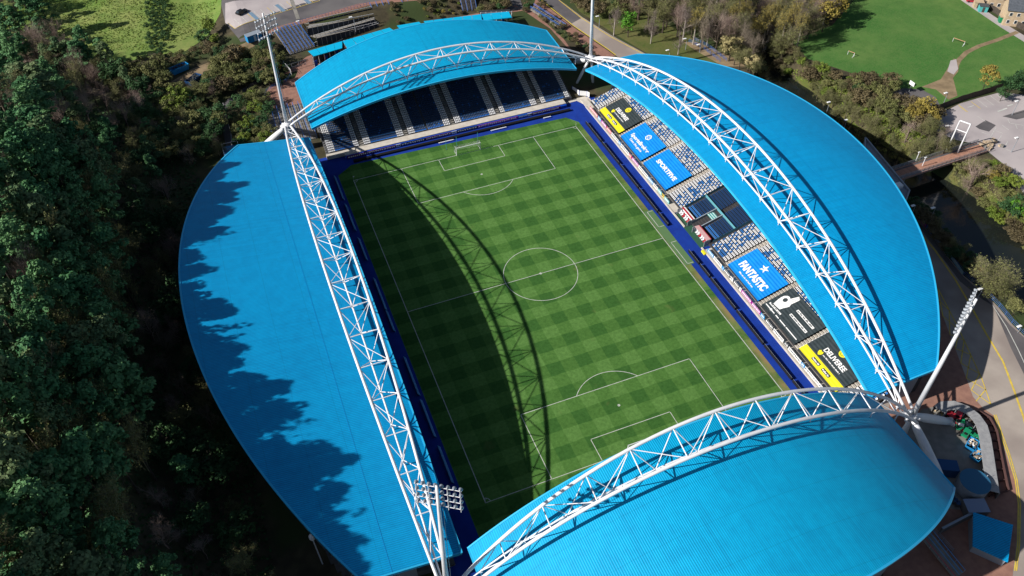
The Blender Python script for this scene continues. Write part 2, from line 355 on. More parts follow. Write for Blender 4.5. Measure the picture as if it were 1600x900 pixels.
def gp(l, off=0): return [tuple(G(u, v, off)[:2]) for u, v in l]
def strip(pts, w):
    """polygon of a band of width w along world points"""
    L, Rr = [], []
    for i, p in enumerate(pts):
        a = pts[max(i-1, 0)]; b = pts[min(i+1, len(pts)-1)]; dx, dy = b[0]-a[0], b[1]-a[1]; q = math.hypot(dx, dy)
        L.append((p[0]-dy/q*w/2, p[1]+dx/q*w/2)); Rr.append((p[0]+dy/q*w/2, p[1]-dx/q*w/2))
    return L+Rr[::-1]
def ribbon(name, pts, w, m, off=.05, dens=1.5, parent=None, **k):
    """painted line or narrow path draped on the terrain"""
    q = []
    for a, b in zip(pts[:-1], pts[1:]):
        n = max(1, int(math.hypot(b[0]-a[0], b[1]-a[1])/dens))
        for j in range(n): q.append((a[0]+(b[0]-a[0])*j/n, a[1]+(b[1]-a[1])*j/n))
    q.append(tuple(pts[-1])); s = strip(q, w); n = len(q); b = MB()
    L = s[:n]; Rr = s[n:][::-1]
    Z = terr(np.array([p[0] for p in L+Rr]), np.array([p[1] for p in L+Rr]))+off
    b.v = [(p[0], p[1], float(z)) for p, z in zip(L+Rr, Z)]; b.f = [(i, n+i, n+i+1, i+1) for i in range(n-1)]
    k.setdefault('kind', 'structure')
    return b.build(name, m, parent, **k)

# ------------------------------------------------------------------ ground
def axis(lo, hi, st):
    mid = list(np.arange(lo, hi+.1, st)); out = [-4000, -1500, -700, -400, lo-120, lo-50]; o2 = [hi+50, hi+120, 500, 900, 1600, 4000]
    return np.array(out+mid+o2)
gx = axis(-180, 230, 2.0); gy = axis(-140, 250, 2.0)
XX, YY = np.meshgrid(gx, gy, indexing='ij'); ZZ = terr(XX, YY)
nX, nY = XX.shape
vv = np.stack([XX.ravel(), YY.ravel(), ZZ.ravel()], 1)
ii, jj = np.meshgrid(np.arange(nX-1), np.arange(nY-1), indexing='ij'); a = (ii*nY+jj).ravel()
ff = np.stack([a, a+nY, a+nY+1, a+1], 1)
me = bpy.data.meshes.new("ground"); me.from_pydata(vv.tolist(), [], ff.tolist()); me.materials.append(M['ground'])
for p in me.polygons: p.use_smooth = True
link("ground", me, kind='structure')
b = MB(); b.v = []
Lr = strip([tuple(r) for r in RIV], 21); n_ = len(RIV)
for i in range(n_-1): b.quad((*Lr[i], -3.4), (*Lr[2*n_-1-i], -3.4), (*Lr[2*n_-2-i], -3.4), (*Lr[i+1], -3.4))
b.build("river_water", water(), kind='structure')

exec_parts = []
# ================================================================== PITCH
HW, HL = 34.02, 53.75
b = MB(); oct_ = [(-37.6,-60),(35.8,-60),(35.8,55.5),(33.2,59.2),(-33,61.0),(-37.6,57.5)]
b.v = [(x, y, 0) for x, y in oct_]; b.f = [tuple(range(6))]
b.build("pitch_grass", M['pitch'], kind='structure')
b = MB(); b.v = [(x, y, -.02) for x, y in [(-46,-69),(46,-69),(46,69.5),(-46,69.5)]]; b.f = [(0,1,2,3)]
b.build("blue_pitch_surround", M['blueg'], kind='structure')
def pline(bm_, x0, y0, x1, y1, w=.13): bm_.box(min(x0,x1)-w/2, max(x0,x1)+w/2, min(y0,y1)-w/2, max(y0,y1)+w/2, .004, .012)
def parc(bm_, cx, cy, r, a0, a1, n=64, w=.13):
    for i in range(n):
        t0 = a0+(a1-a0)*i/n; t1 = a0+(a1-a0)*(i+1)/n
        q = [(cx+(r+s*w/2)*math.cos(t), cy+(r+s*w/2)*math.sin(t), .010) for t, s in ((t0,-1),(t0,1),(t1,1),(t1,-1))]
        bm_.quad(*q)
b = MB()
for x in (-HW, HW): pline(b, x, -HL, x, HL, .16)
pline(b, -HW, 0, HW, 0)
for s in (-1, 1):
    pline(b, -HW, s*HL, HW, s*HL)
    for hw, dp in ((20.16, 16.5), (9.16, 5.5)):
        pline(b, -hw, s*HL, -hw, s*(HL-dp)); pline(b, hw, s*HL, hw, s*(HL-dp)); pline(b, -hw, s*(HL-dp), hw, s*(HL-dp))
    al = math.acos(5.5/9.15); cy_ = s*(HL-11)
    parc(b, 0, cy_, 9.15, -s*PI/2-al, -s*PI/2+al, 32); parc(b, 0, cy_, .2, 0, 2*PI, 8, .2)
    for x in (-1, 1): parc(b, x*HW, s*HL, 1, min((0 if x < 0 else PI), 0)+ (0 if x<0 else PI/2 if s>0 else 0)+0, 0, 1) if False else None
    for x in (-1, 1):
        a0 = {(-1,-1): 0, (1,-1): PI/2, (1,1): PI, (-1,1): 1.5*PI}[(x, s)]; parc(b, x*HW, s*HL, 1.0, a0, a0+PI/2, 8)
parc(b, 0, 0, 9.15, 0, 2*PI, 96); parc(b, 0, 0, .22, 0, 2*PI, 8, .2)
# technical areas beside the halfway line
for y0, y1 in ((4.2, 10.6), (-10.6, -2.2)):
    pline(b, 35.1, y0, 35.1, y1); pline(b, 35.1, y0, 36.6, y0); pline(b, 35.1, y1, 36.6, y1)
b.build("pitch_lines", M['wline'], kind='structure')
# warm-up turf patch by the dugouts
b = MB(); b.box(34.4, 36.8, -11, 11, -.01, .006); b.build("faded_green_mat", mat("faded_artificial_turf", (.10, .19, .08), .95), kind='structure')
# goals
def goal(y, s, lab):
    t = thing("football_goal", lab, "goal", (0, y, 0), "goals on the pitch")
    for x in (-3.66, 3.66):
        rod("post", (x, 0, 0), (x, 0, 2.44), .09, M['white'], t); rod("rear_stay", (x, s*2.2, 0), (x, s*2.2, 2.3), .03, M['grey'], t)
        rod("base_bar", (x, 0, .05), (x, s*2.2, .05), .035, M['white'], t); rod("top_stay", (x, 0, 2.4), (x, s*1.3, 2.35), .03, M['white'], t)
    rod("crossbar", (-3.75, 0, 2.44), (3.75, 0, 2.44), .10, M['white'], t)
    nb = MB()
    for i in range(25):
        x = -3.66+7.32*i/24; nb.bar((x, 0, 2.44), (x, s*1.3, 2.35), .012); nb.bar((x, s*1.3, 2.35), (x, s*2.2, .05), .012)
    for j in range(9):
        q = j/8; nb.bar((-3.66, s*(1.3+.9*q), 2.35-2.3*q), (3.66, s*(1.3+.9*q), 2.35-2.3*q), .012)
    for x in (-3.66, 3.66):
        for j in range(8): nb.bar((x, 0, .3*j), (x, s*(2.2-.9*j/8), .3*j), .012)
    nb.build("net", M['net'], t, kind='stuff')
goal(HL, 1, "white football goal with net on the far goal line"); goal(-HL, -1, "white football goal with net on the near goal line beneath the roof")
for x, y in ((-5.5, 57.6), (4.2, 57.6), (-2.2, 57.9)):
    t = thing("ball_net_post", "thin teal post standing behind the far goal", "post", (x, y, 0), "ball net posts behind the far goal")
    rod("pole", (0, 0, 0), (0, 0, 3.4), .06, mat("teal_paint", (.05, .28, .30), .6), t); MB().box(-.2, .2, -.2, .2, 0, .05).build("foot", M['dgrey'], t)
for x, y, lab in ((-HW, HL, "far left"), (HW, HL, "far right"), (-HW, -HL, "near left"), (HW, -HL, "near right")):
    t = thing("corner_flag", f"thin corner flag pole at the {lab} corner of the pitch", "flag", (x, y, 0), "corner flags")
    rod("pole", (0,0,0), (0,0,1.5), .02, M['white'], t); MB().quad((0,0,1.2),(.35,.05,1.2),(.35,.05,1.48),(0,0,1.48)).build("pennant", M['white'], t)

# ================================================================== ROOFS
def arcdrop(s, half, sag):
    Rr = (half*half+sag*sag)/(2*sag); return Rr-np.sqrt(np.maximum(Rr*Rr-s*s, 0))
def zR(x, y): u = x-42.4; return 10.5+11.5*(1-(y/66)**2)+.179*u-.00573*u*u
def zL(x, y): u = np.maximum(0, -42.2-x); return 8.75+7.3*(1-(y/66)**2)+.14*u
def zT(x, y): return 9+6.3*(1-(x/42)**2)+.05*(y-69)
def zB(x, y): return 26.7-(66.5-math.sqrt(max(66.5**2-x*x, 0)))-.03*(y+72)
ROOF = {
 'R': dict(z=zR, f=42.4, H=65.9, out=lambda y: 84.0-arcdrop(y-1.0, 67, 26.3), ax='y', sg=1),
 'L': dict(z=zL, f=42.45, H=65.9, out=lambda y: 79.2-arcdrop(y-1.5, 66, 18.9), ax='y', sg=-1),
 'T': dict(z=zT, f=69.2, H=40.8, out=lambda x: 100.8-arcdrop(x, 40.8, 8.0), ax='x', sg=1),
 'B': dict(z=zB, f=67.1, H=41.5, out=lambda x: 100.4-arcdrop(x, 41.5, 11.9), ax='x', sg=-1),
}
def build_roof(k, parent):
    r = ROOF[k]; ns, nw = 90, 14; b = MB(); sg = r['sg']
    top = []
    for i in range(ns+1):
        s = -r['H']+2*r['H']*i/ns; o = float(r['out'](s)); row = []
        for j in range(nw+1):
            w_ = r['f']+(o-r['f'])*j/nw; x, y = (sg*w_, s) if r['ax'] == 'y' else (s, sg*w_)
            row.append((x, y, float(r['z'](x, y))))
        top.append(row)
    for row in top: b.v += row
    n1 = nw+1
    for i in range(ns):
        for j in range(nw):
            a = i*n1+j; q = (a, a+n1, a+n1+1, a+1)
            b.f.append(q if (sg > 0) == (r['ax'] == 'x') else q[::-1])
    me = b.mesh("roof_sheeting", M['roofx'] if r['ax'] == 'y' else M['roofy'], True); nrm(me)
    # make sure it faces up
    if me.polygons[0].normal.z < 0: me.flip_normals()
    link("roof_sheeting", me, parent)
    # underside slab of dark lining
    u = MB(); u.v = [(x, y, z-.45) for row in top for x, y, z in row]; u.f = [tuple(q[::-1]) for q in b.f]
    u.build("roof_soffit", M['concd'], parent)
    # fascias all round
    fr = [row[0] for row in top]; ou = [row[-1] for row in top]; s0 = top[0]; s1 = top[-1]
    for nm, line, wd in (("front_fascia", fr, .30), ("rear_gutter", ou, .35), ("side_fascia", s0, .3), ("side_fascia", s1, .3)):
        f = MB(); n = len(line)
        for i in range(n-1):
            a, c = Vector(line[i]), Vector(line[i+1]); f.bar(a-Vector((0,0,.22)), c-Vector((0,0,.22)), wd, .62)
        f.build(nm, M['fascia'], parent)
    # raised cover strips where the long sheets join
    for fx in {'L': (.33,), 'R': (.50,)}.get(k, ()):
        f = MB(); pts = []
        for i in range(ns+1):
            row = top[i]; w_ = r['f']+ (float(r['out'](0))-r['f'])*fx; s = -r['H']+2*r['H']*i/ns
            if w_ < float(r['out'](s))-.5:
                x, y = (sg*w_, s) if r['ax'] == 'y' else (s, sg*w_); pts.append((x, y, float(r['z'](x, y))+.02))
        for a, c in zip(pts[:-1], pts[1:]): f.bar(a, c, .07, .03)
        f.build("sheet_joint_strip", mat("roof_joint_blue", (.0, .24, .55), .6), parent)
    return top
# ================================================================== STANDS
ROWP, RISE = .75, .255
def stand(k, label):
    """tiered terrace with treads, risers, side and back walls; local in world space"""
    r = ROOF[k]; st = thing("grandstand", label, "grandstand", (0, 0, 0), "four stands round the pitch")
    top = build_roof(k, st); sg = r['sg']
    front = {'R': 43.4, 'L': 43.4, 'T': 67.0, 'B': 66.5}[k]; z0 = {'R': .6, 'L': .6, 'T': 1.25, 'B': 1.25}[k]
    half = {'R': 63.5, 'L': 63.5, 'T': 38.6, 'B': 38.6}[k]; nrows = {'R': 30, 'L': 28, 'T': 28, 'B': 28}[k]
    def W(w_, s, z): return (sg*w_, s, z) if r['ax'] == 'y' else (s, sg*w_, z)
    b = MB(); rows = []
    for i in range(nrows):
        x = front+ROWP*i; z = z0+RISE*i; hl = half
        while hl > 8 and float(r['out'](hl)) < x+3: hl -= 1
        rows.append((x, z, hl))
        b.quad(W(x, -hl, z), W(x+ROWP, -hl, z), W(x+ROWP, hl, z), W(x, hl, z))
        b.quad(W(x, -hl, z-RISE if i else -.3), W(x, -hl, z), W(x, hl, z), W(x, hl, z-RISE if i else -.3))
        for s in (-hl, hl): b.quad(W(x, s, -.5), W(x+ROWP, s, -.5), W(x+ROWP, s, z), W(x, s, z))
    me = b.mesh("terrace_steps", mat('shaded_terrace_concrete', (.055, .052, .055), .9, (.04, .04, .045), .8) if k == 'R' else M['concd']); nrm(me); link("terrace_steps", me, st)  # east steps darkened: shade between the seat rows is put into the concrete colour
    # outer wall under the eaves, following the curve
    b = MB(); n = 40; pv = None
    for i in range(n+1):
        s = -half+2*half*i/n; o = float(r['out'](s))-2.2; p0 = W(o, s, .5); q = p0[:2]; p1 = (*q, float(r['z'](*q))-.5)
        if pv: b.quad(pv[0], p0, p1, pv[1])
        pv = (p0, p1)
    b.build("outer_wall", M['wall'], st)
    for s in (-half-.3, half+.3):
        b = MB(); m_ = 14; o1 = float(r['out'](s))-2.2; w0 = front+(7 if k in 'LR' else 13)
        for i in range(m_):
            a = w0+(o1-w0)*i/m_; c = w0+(o1-w0)*(i+1)/m_
            b.quad(W(a, s, 0), W(c, s, 0), W(c, s, float(r['z'](*W(c, s, 0)[:2]))-.6), W(a, s, float(r['z'](*W(a, s, 0)[:2]))-.6))
        b.build("side_wall", M['wall'], st)
    return st, rows, W
ST = {}
ST['R'] = stand('R', "east stand with arched blue roof and sponsor banners spread over its white and blue seats")
ST['L'] = stand('L', "west stand under the blue roof half covered by ragged tree shadows")
ST['T'] = stand('T', "north stand beyond the far goal with dark blue seating and white seat columns")
ST['B'] = stand('B', "south stand under the large blue barrel roof closest to the camera")

# seats ------------------------------------------------------------
def seat_mesh(m):
    b = MB(); b.box(-.20, .14, -.21, .21, .34, .40); b.box(.12, .17, -.21, .21, .40, .66); return b.mesh("seat", m)
def seat_verts(lst, mtx_yaw):
    pass
SB = [(-.20,.14,-.21,.21,.34,.40),(.12,.17,-.21,.21,.40,.66)]
def seats_for(k, colour, skip, y_list, mats, key):
    st, rows, W = ST[k]; r = ROOF[k]; sg = r['sg']; buckets = {}; cand = []
    for i, (x, z, hl) in enumerate(rows):
        for s in y_list:
            if abs(s) > hl-.4: continue
            c = colour(i, s, x)
            if c is None or skip(i, s, x): continue
            p = W(x+.38, s, z); d = (Vector(p)-CAM).length; cand.append((d, c, p, i))
    cand.sort(key=lambda q: q[0] if q[3] < 16 else 1e6)
    ang = {'R': 0, 'L': PI, 'T': PI/2, 'B': -PI/2}[k]
    sm = {c: seat_mesh(M[m]) for c, m in mats.items()}
    nsep = 300 if k in 'RT' else 0
    if k in 'RT': vis = cand
    for d, c, p, i in cand[:nsep]:
        o = link("seat", sm[c], st, loc=p); o.rotation_euler = (0, 0, ang)
    ca, sa = math.cos(ang), math.sin(ang)
    for d, c, p, i in cand[nsep:]: buckets.setdefault(c, []).append(p)
    for c, ps in buckets.items():
        base = np.array([(x, y, z) for x0, x1, y0, y1, z0, z1 in SB for z in (z0, z1) for y in (y0, y1) for x in (x0, x1)])
        base = np.stack([base[:, 0]*ca-base[:, 1]*sa, base[:, 0]*sa+base[:, 1]*ca, base[:, 2]], 1)
        fq = np.array([tuple(o+q for q in f) for o in (0, 8) for f in ((0,2,3,1),(4,5,7,6),(0,1,5,4),(2,6,7,3),(0,4,6,2),(1,3,7,5))])
        ps = np.array(ps); V = (ps[:, None, :]+base[None]).reshape(-1, 3); Fq = (fq[None]+(np.arange(len(ps))*16)[:, None, None]).reshape(-1, 4)
        me = bpy.data.meshes.new("rows_of_seats"); me.vertices.add(len(V)); me.vertices.foreach_set("co", V.ravel())
        me.loops.add(Fq.size); me.loops.foreach_set("vertex_index", Fq.ravel().astype(np.int32)); me.polygons.add(len(Fq))
        me.polygons.foreach_set("loop_start", np.arange(0, Fq.size, 4, dtype=np.int32)); me.update(calc_edges=True); me.validate()
        me.materials.append(M[mats[c]])
        link("rows_of_seats", me, st, kind='stuff', label=f"rows of {'white' if c=='w' else 'dark navy' if c in 'nt' else 'blue'} stadium seats")
HASH = RNG.random((40, 400))
AIS_R = [-58.0, -43.8, -29.4, -15.0, 15.0, 29.3, 43.5, 57.8]
BANN = [(57.1, 44.1), (42.7, 29.9), (28.7, 15.7), (-15.6, -28.8), (-30.2, -43.2), (-44.6, -57.3)]
def colR(i, s, x):
    da = min(abs(s-a) for a in AIS_R)
    if da < .62: return None
    if abs(s) < 7.0:
        if x < 50.3:
            if -1.6 < s < 1.9: return None            # tunnel
            if i < 2: return None
            return 'b' if i < 4 else 'n'
        if abs(s-.1) < .75: return None
        return 'n'
    if abs(abs(s)-7.2) < .5: return None
    if da < 2.3: return 'w'
    h = HASH[i, int(round(s*2))+200]; h = (.25 if (i+int(round(s*2))) % 2 else .75) if HASH[i, 399-int(round(s*2))-150] < .6 else h
    g = math.sin(s*.6+i*.9)+math.sin(s*1.1-i*.5)
    return 'w' if h < (.58 if g < 1.7 else .3) else 'b'
def skipR(i, s, x):
    return any(b1-.1 < s < b0+.1 for b0, b1 in BANN) and x < 50.9
seats_for('R', colR, skipR, np.arange(-63, 63.1, .5), dict(w='seatwhite', b='seatmid', n='seatteal'), 'R')
AIS_T = [-39.2, -27.8, -14.2, .2, 14.6, 28.2, 37.9]
def colT(i, s, x):
    da = min(abs(s-a) for a in (-28, -14.8, -.3, 14.1, 27.6, 39.2, -38.6))
    if da < .75: return None
    if abs(s+8.2) < .45: return None
    if da < 2.6: return 'w'
    h = HASH[i, int(s*2)+200]
    return 'b' if (i == 0 and abs(s) < 36) or h < .05+.05*math.sin(i*1.9+s*.2) else 'n'
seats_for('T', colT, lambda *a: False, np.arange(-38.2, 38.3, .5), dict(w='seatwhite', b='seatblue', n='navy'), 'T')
for k in 'LB':
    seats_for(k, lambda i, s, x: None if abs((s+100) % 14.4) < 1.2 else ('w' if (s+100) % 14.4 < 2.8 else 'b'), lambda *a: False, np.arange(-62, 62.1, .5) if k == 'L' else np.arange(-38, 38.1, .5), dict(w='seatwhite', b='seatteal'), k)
# aisle steps on the east stand: pairs of cream half steps
def aisle_steps(k, ss):
    st, rows, W = ST[k]
    for s in ss:
        b = MB()
        for x, z, hl in rows:
            if abs(s) < hl:
                a = W(x+.34, s-.62, z); c = W(x+ROWP-.02, s+.62, z); b.box(min(a[0],c[0]), max(a[0],c[0]), min(a[1],c[1]), max(a[1],c[1]), z-.01, z+.03)
                a = W(x+.02, s-.62, z); c = W(x+.34, s+.62, z+RISE/2); b.box(min(a[0],c[0]), max(a[0],c[0]), min(a[1],c[1]), max(a[1],c[1]), z-.01, z+RISE/2)
        b.build("aisle_steps", M['cream'] if k == 'R' else M['conc'], st)
aisle_steps('R', AIS_R); aisle_steps('T', [-28, -14.8, -.3, 14.1, 27.6])

# banners laid on the east seats ------------------------------------
SLc = 1/math.hypot(1, .34); SLs = .34*SLc
def banner_frame(y0): # origin lower-left seen from the pitch; X runs to -y, Y up the slope
    return Matrix(((0, SLc, -SLs, 43.35), (-1, 0, 0, y0), (0, SLs, SLc, 1.30), (0, 0, 0, 1)))
BH = 8.0
def banner(y0, y1, name_label, m, strip_m=None, strip_h=0):
    Wd = y0-y1; t = thing("seat_banner", name_label, "banner"); t.matrix_world = banner_frame(y0)
    def sheet(v0, v1, mm, nm):
        b = MB(); nu, nv = 14, int((v1-v0)/.2)+1
        for j in range(nv+1):
            for i in range(nu+1):
                u = Wd*i/nu; v = v0+(v1-v0)*j/nv
                z = .055*math.cos(2*PI*v/.79)+.025*math.sin(u*1.7+v*.6)
                b.v.append((u, v, z))
        for j in range(nv):
            for i in range(nu): a = j*(nu+1)+i; b.f.append((a, a+1, a+nu+2, a+nu+1))
        b.build(nm, mm, t, smooth=True)
    if strip_m: sheet(0, strip_h, strip_m, "yellow_strip"); sheet(strip_h, BH, m, "sheet")
    else: sheet(0, BH, m, "sheet")
    for v0, v1 in ((-.08, 0), (BH, BH+.06)): MB().box(0, Wd, v0, v1, -.5, .06).build("hem", m if not strip_m else M['bdark'], t)
    return t, Wd
def flat(t, nm, poly, m, z=.10, holes=None):
    b = MB(); n = len(poly); b.v = [(x, y, z) for x, y in poly]; b.f = [tuple(range(n))]; me = b.mesh(nm, m); 
    bm = bmesh.new(); bm.from_mesh(me); bmesh.ops.triangulate(bm, faces=bm.faces); bmesh.ops.recalc_face_normals(bm, faces=bm.faces); bm.to_mesh(me); bm.free()
    return link(nm, me, t)
def text(t, s, u0, u1, v, h, m, off=.0, z=.10, nm="lettering", shear=0):
    c = bpy.data.curves.new("lettering", 'FONT'); c.body = s; c.size = 1; c.offset = off; c.shear = shear
    o = bpy.data.objects.new("tmp", c); COL.objects.link(o); bpy.context.view_layer.update()
    dg = bpy.context.evaluated_depsgraph_get(); me = bpy.data.meshes.new_from_object(o.evaluated_get(dg)); bpy.data.objects.remove(o)
    co = np.array([q.co[:] for q in me.vertices]); mn, mx = co.min(0), co.max(0)
    caph = mx[1]-max(mn[1], 0) if s.upper() == s else .73
    sx = (u1-u0)/(mx[0]-mn[0]); sy = h/max(caph, .01)
    for q in me.vertices: q.co = ((q.co.x-mn[0])*sx+u0, q.co.y*sy+v, z)
    me.materials.clear(); me.materials.append(m); return link(nm, me, t)
def blocks(t, u0, u1, v, h, m, seed, z=.10, nm="small_print"):
    """words too small to read in the photograph: runs of short marks"""
    rr = random.Random(seed); b = MB(); u = u0
    while u < u1:
        word = rr.uniform(.5, 1.3); e = min(u+word, u1)
        while u < e-.05:
            w_ = rr.uniform(.08, .16); hh = h*rr.choice((.7, .7, 1)); b.quad((u, v, z), (u+w_, v, z), (u+w_, v+hh, z), (u, v+hh, z)); u += w_+.04
        u += .16
    b.build(nm, m, t, kind='stuff')
def disc(t, nm, u, v, r, m, z=.09, n=24, ry=None):
    return flat(t, nm, [(u+r*math.cos(2*PI*k/n), v+(ry or r)*math.sin(2*PI*k/n)) for k in range(n)], m, z)
def deliveree(y0, y1, lab):
    t, Wd = banner(y0, y1, lab, M['bdark'], M['byel'], 2.05)
    text(t, "DELIVEREE", .25*Wd, .77*Wd, 3.95, 1.15, M['bwhite'], .03)
    flat(t, "map_pin", [(.235*Wd, 3.65), (.215*Wd, 3.25), (.235*Wd, 2.7), (.27*Wd, 2.35), (.30*Wd, 2.75), (.31*Wd, 3.25), (.29*Wd, 3.65), (.262*Wd, 3.45)], M['byel'])
    blocks(t, .33*Wd, .76*Wd, 3.05, .28, M['bwhite'], 3)
    disc(t, "round_emblem", .485*Wd, 6.75, .95, M['byel']); disc(t, "emblem_ring", .485*Wd, 6.75, .62, M['bdark'], .11)
    disc(t, "emblem_centre", .485*Wd, 6.75, .50, M['byel'], .13)
    flat(t, "emblem_figure", [(.485*Wd+a, 6.75+c) for a, c in ((-.3,-.2),(-.1,.25),(.05,.05),(.3,.3),(.15,-.25),(-.05,-.05))], M['bdark'], .15)
    for u in (.27, .535):
        a, c = u*Wd, (u+.19)*Wd; flat(t, "app_badge", [(a, .65), (c, .65), (c, 1.45), (a, 1.45)], M['bdark'])
        blocks(t, a+.55, c-.15, .82, .42, M['bwhite'], int(u*100), .13); disc(t, "badge_mark", a+.3, 1.05, .17, M['bwhite'], .13, 8)
deliveree(57.1, 44.1, "charcoal and yellow delivery banner over the far end seats of the east stand")
deliveree(-44.6, -57.6, "charcoal and yellow delivery banner at the near end of the east stand")
t, Wd = banner(42.7, 29.9, "light blue banner with a white hexagon knot emblem and two lines of lettering", M['bblue'])
text(t, "SportsBroker", .13*Wd, .90*Wd, 2.45, 1.15, M['bwhite'], .03); text(t, "Own the game", .24*Wd, .77*Wd, 1.25, .72, M['bwhite'], .02)
for k in range(6):
    a0, a1 = PI/6+k*PI/3, PI/6+(k+1)*PI/3
    cu, cv = .49*Wd, 5.85
    flat(t, "emblem_side", [(cu+r*math.cos(a), cv+r*math.sin(a)) for r, a in ((1.05, a0), (1.05, a1), (.78, a1), (.78, a0))], M['bwhite'])
    if k % 2 == 0: flat(t, "emblem_petal", [(cu+r*math.cos(a), cv+r*math.sin(a)) for r, a in ((.75, a0+.3), (.75, a1-.3), (.15, (a0+a1)/2))], M['bwhite'])
    else: flat(t, "emblem_petal", [(cu+r*math.cos(a), cv+r*math.sin(a)) for r, a in ((.5, a0+.25), (.5, a1-.25), (.1, (a0+a1)/2))], M['bwhite'])
t, Wd = banner(28.7, 15.7, "plain light blue banner with one condensed white word", M['bblue'])
text(t, "SPORTFIVE", .145*Wd, .90*Wd, 3.05, 1.25, M['bwhite'], .035)
t, Wd = banner(-15.6, -28.8, "light blue banner with a big white word under a white star", M['bblue'])
text(t, "FANTASTIC", .115*Wd, .875*Wd, 1.95, 2.0, M['bwhite'], .05)
blocks(t, .27*Wd, .71*Wd, .72, .36, M['bwhite'], 5)
st_ = []
for k in range(10):
    r = 1.25 if k % 2 == 0 else .5; a = PI/2+k*PI/5; st_.append((.485*Wd+r*math.cos(a), 6.05+r*math.sin(a)))
flat(t, "star", st_, M['bwhite']); flat(t, "star_slash", [(.485*Wd-1.5, 5.85), (.485*Wd+.1, 5.95), (.485*Wd+.05, 5.75), (.485*Wd-1.1, 5.55)], M['bblue'], .13)
t, Wd = banner(-30.2, -43.2, "charcoal banner with a white hand making a ring of finger and thumb", M['bdark'])
def hp_(l): return [(u*Wd, v*BH) for u, v in l]
flat(t, "hand_emblem", hp_([(.105,.27),(.27,.30),(.285,.42),(.305,.50),(.315,.58),(.295,.64),(.255,.67),(.225,.70),(.185,.745),(.145,.765),(.105,.74),(.075,.67),(.066,.58),(.075,.47),(.09,.36)]), M['bwhite'])
for k_, pl_ in enumerate(([(.185,.72),(.205,.70),(.252,.95),(.248,.985),(.236,.98)], [(.215,.70),(.245,.675),(.277,.93),(.273,.965),(.260,.96)], [(.252,.67),(.292,.63),(.304,.90),(.300,.945),(.285,.945)])): flat(t, "finger", hp_(pl_), M['bwhite'], .11+.005*k_)
disc(t, "finger_ring_gap", .158*Wd, .605*BH, .55, M['bdark'], .13, 14, .62)
for u0, u1, v in ((.455, .92, 5.1), (.455, .92, 3.3)):
    flat(t, "white_bar", [(u0*Wd, v), (u1*Wd, v), (u1*Wd, v+.62), (u0*Wd, v+.62)], M['bwhite']); blocks(t, u0*Wd+.2, u1*Wd-.1, v+.13, .38, M['bdark'], int(v*10), .13)
flat(t, "cuff_bar", [(.05*Wd, 1.5), (.37*Wd, 1.62), (.37*Wd, 2.02), (.05*Wd, 1.9)], M['bwhite']); blocks(t, .07*Wd, .35*Wd, 1.68, .2, M['bdark'], 9, .13)
for u0, u1 in ((.03, .17), (.20, .29), (.33, .42), (.45, .62), (.64, .95)):
    flat(t, "dash_bar", [(u0*Wd, .72), (u1*Wd, .72), (u1*Wd, .95), (u0*Wd, .95)], M['bwhite'])
flat(t, "round_mark", [(.185*Wd+.3*math.cos(k*PI/4), .85+.3*math.sin(k*PI/4)) for k in range(8)], M['bwhite'], .12)

# boards, walls and walkway at the pitch edge ------------------------
st = ST['R'][0]
b = MB(); b.box(41.15, 43.4, -64, -8, -.3, .22); b.box(41.15, 43.4, 7.5, 66, -.3, .22); b.build("front_walkway", M['cream'], st)
b = MB(); b.box(41.0, 41.35, -64, -7, -.1, .35); b.box(41.0, 41.35, 1.5, 62, -.1, .35); b.build("kerb_wall", M['cream'], st)
adcols = ['maroon', 'red', 'bwhite', 'magenta', 'bwhite', 'seatblue', 'bwhite', 'lblue', 'bwhite', 'black']
y = 60.5; rr = random.Random(4); seqN = [('red', 5.5), ('lblue', 2.2), ('magenta', 3.5), ('red', 3.2), ('bwhite', 4.5), ('lblue', 1.4), ('bwhite', 5), ('red', 1.6), ('magenta', 4), ('bwhite', 5.5), ('lblue', 3), ('bwhite', 2.4), ('teal', 2.2), ('yellow', 1.2), ('teal', 2.6)]
ORD = "first second third fourth fifth sixth seventh eighth ninth tenth eleventh twelfth thirteenth fourteenth fifteenth sixteenth seventeenth eighteenth".split()
def adboard(y0, y1, c, i):
    where = f"{ORD[i]} from the far corner" if i < 30 else f"{ORD[i-30]} from the dugouts towards the camera"
    t = thing("advertising_board", f"""{dict(red="red and white", lblue="light blue", magenta="magenta", bwhite="white small-print", teal="teal", yellow="yellow", bdark="black and white")[c]} advert board, {where}""", "advert board", (41.85, (y0+y1)/2, .2), "advert boards along the front wall of the east stand")
    L = abs(y0-y1)/2; MB().box(-.05, .05, -L, L, .05, .95).build("panel", M[c], t)
    b = MB(); fg = M['bdark'] if c in ('bwhite', 'yellow') else M['bwhite']; u = -L+.3; r2 = random.Random(i)
    while u < L-.4:
        w_ = r2.uniform(.15, .45); b.box(-.075, -.05, u, u+w_, .3, .72); b.box(-.03, .03, u, u+w_, .95, .958); u += w_+.14
    b.build("printed_marks", fg, t); MB().box(.05, .35, -L+.1, -L+.2, 0, .9).build("rear_bracket", M['dgrey'], t)
for i, (c, L) in enumerate(seqN):
    adboard(y, y-L, c, i); y -= L+.12
y = -8.6
for i, (c, L) in enumerate([('lblue', 2.9), ('bwhite', 3.6), ('lblue', 1.0), ('bdark', 2.6), ('bwhite', 1.2), ('bdark', 2.6), ('bwhite', .8), ('magenta', 4.2), ('magenta', 3.6), ('lblue', 1.6), ('bdark', 3.4), ('bwhite', 3.8), ('bdark', 1.8), ('bwhite', 4.6), ('lblue', 1.2), ('bwhite', 4.8), ('bwhite', 3.2), ('red', 2.4)]):
    adboard(y, y-L, c, 30+i); y -= L+.12
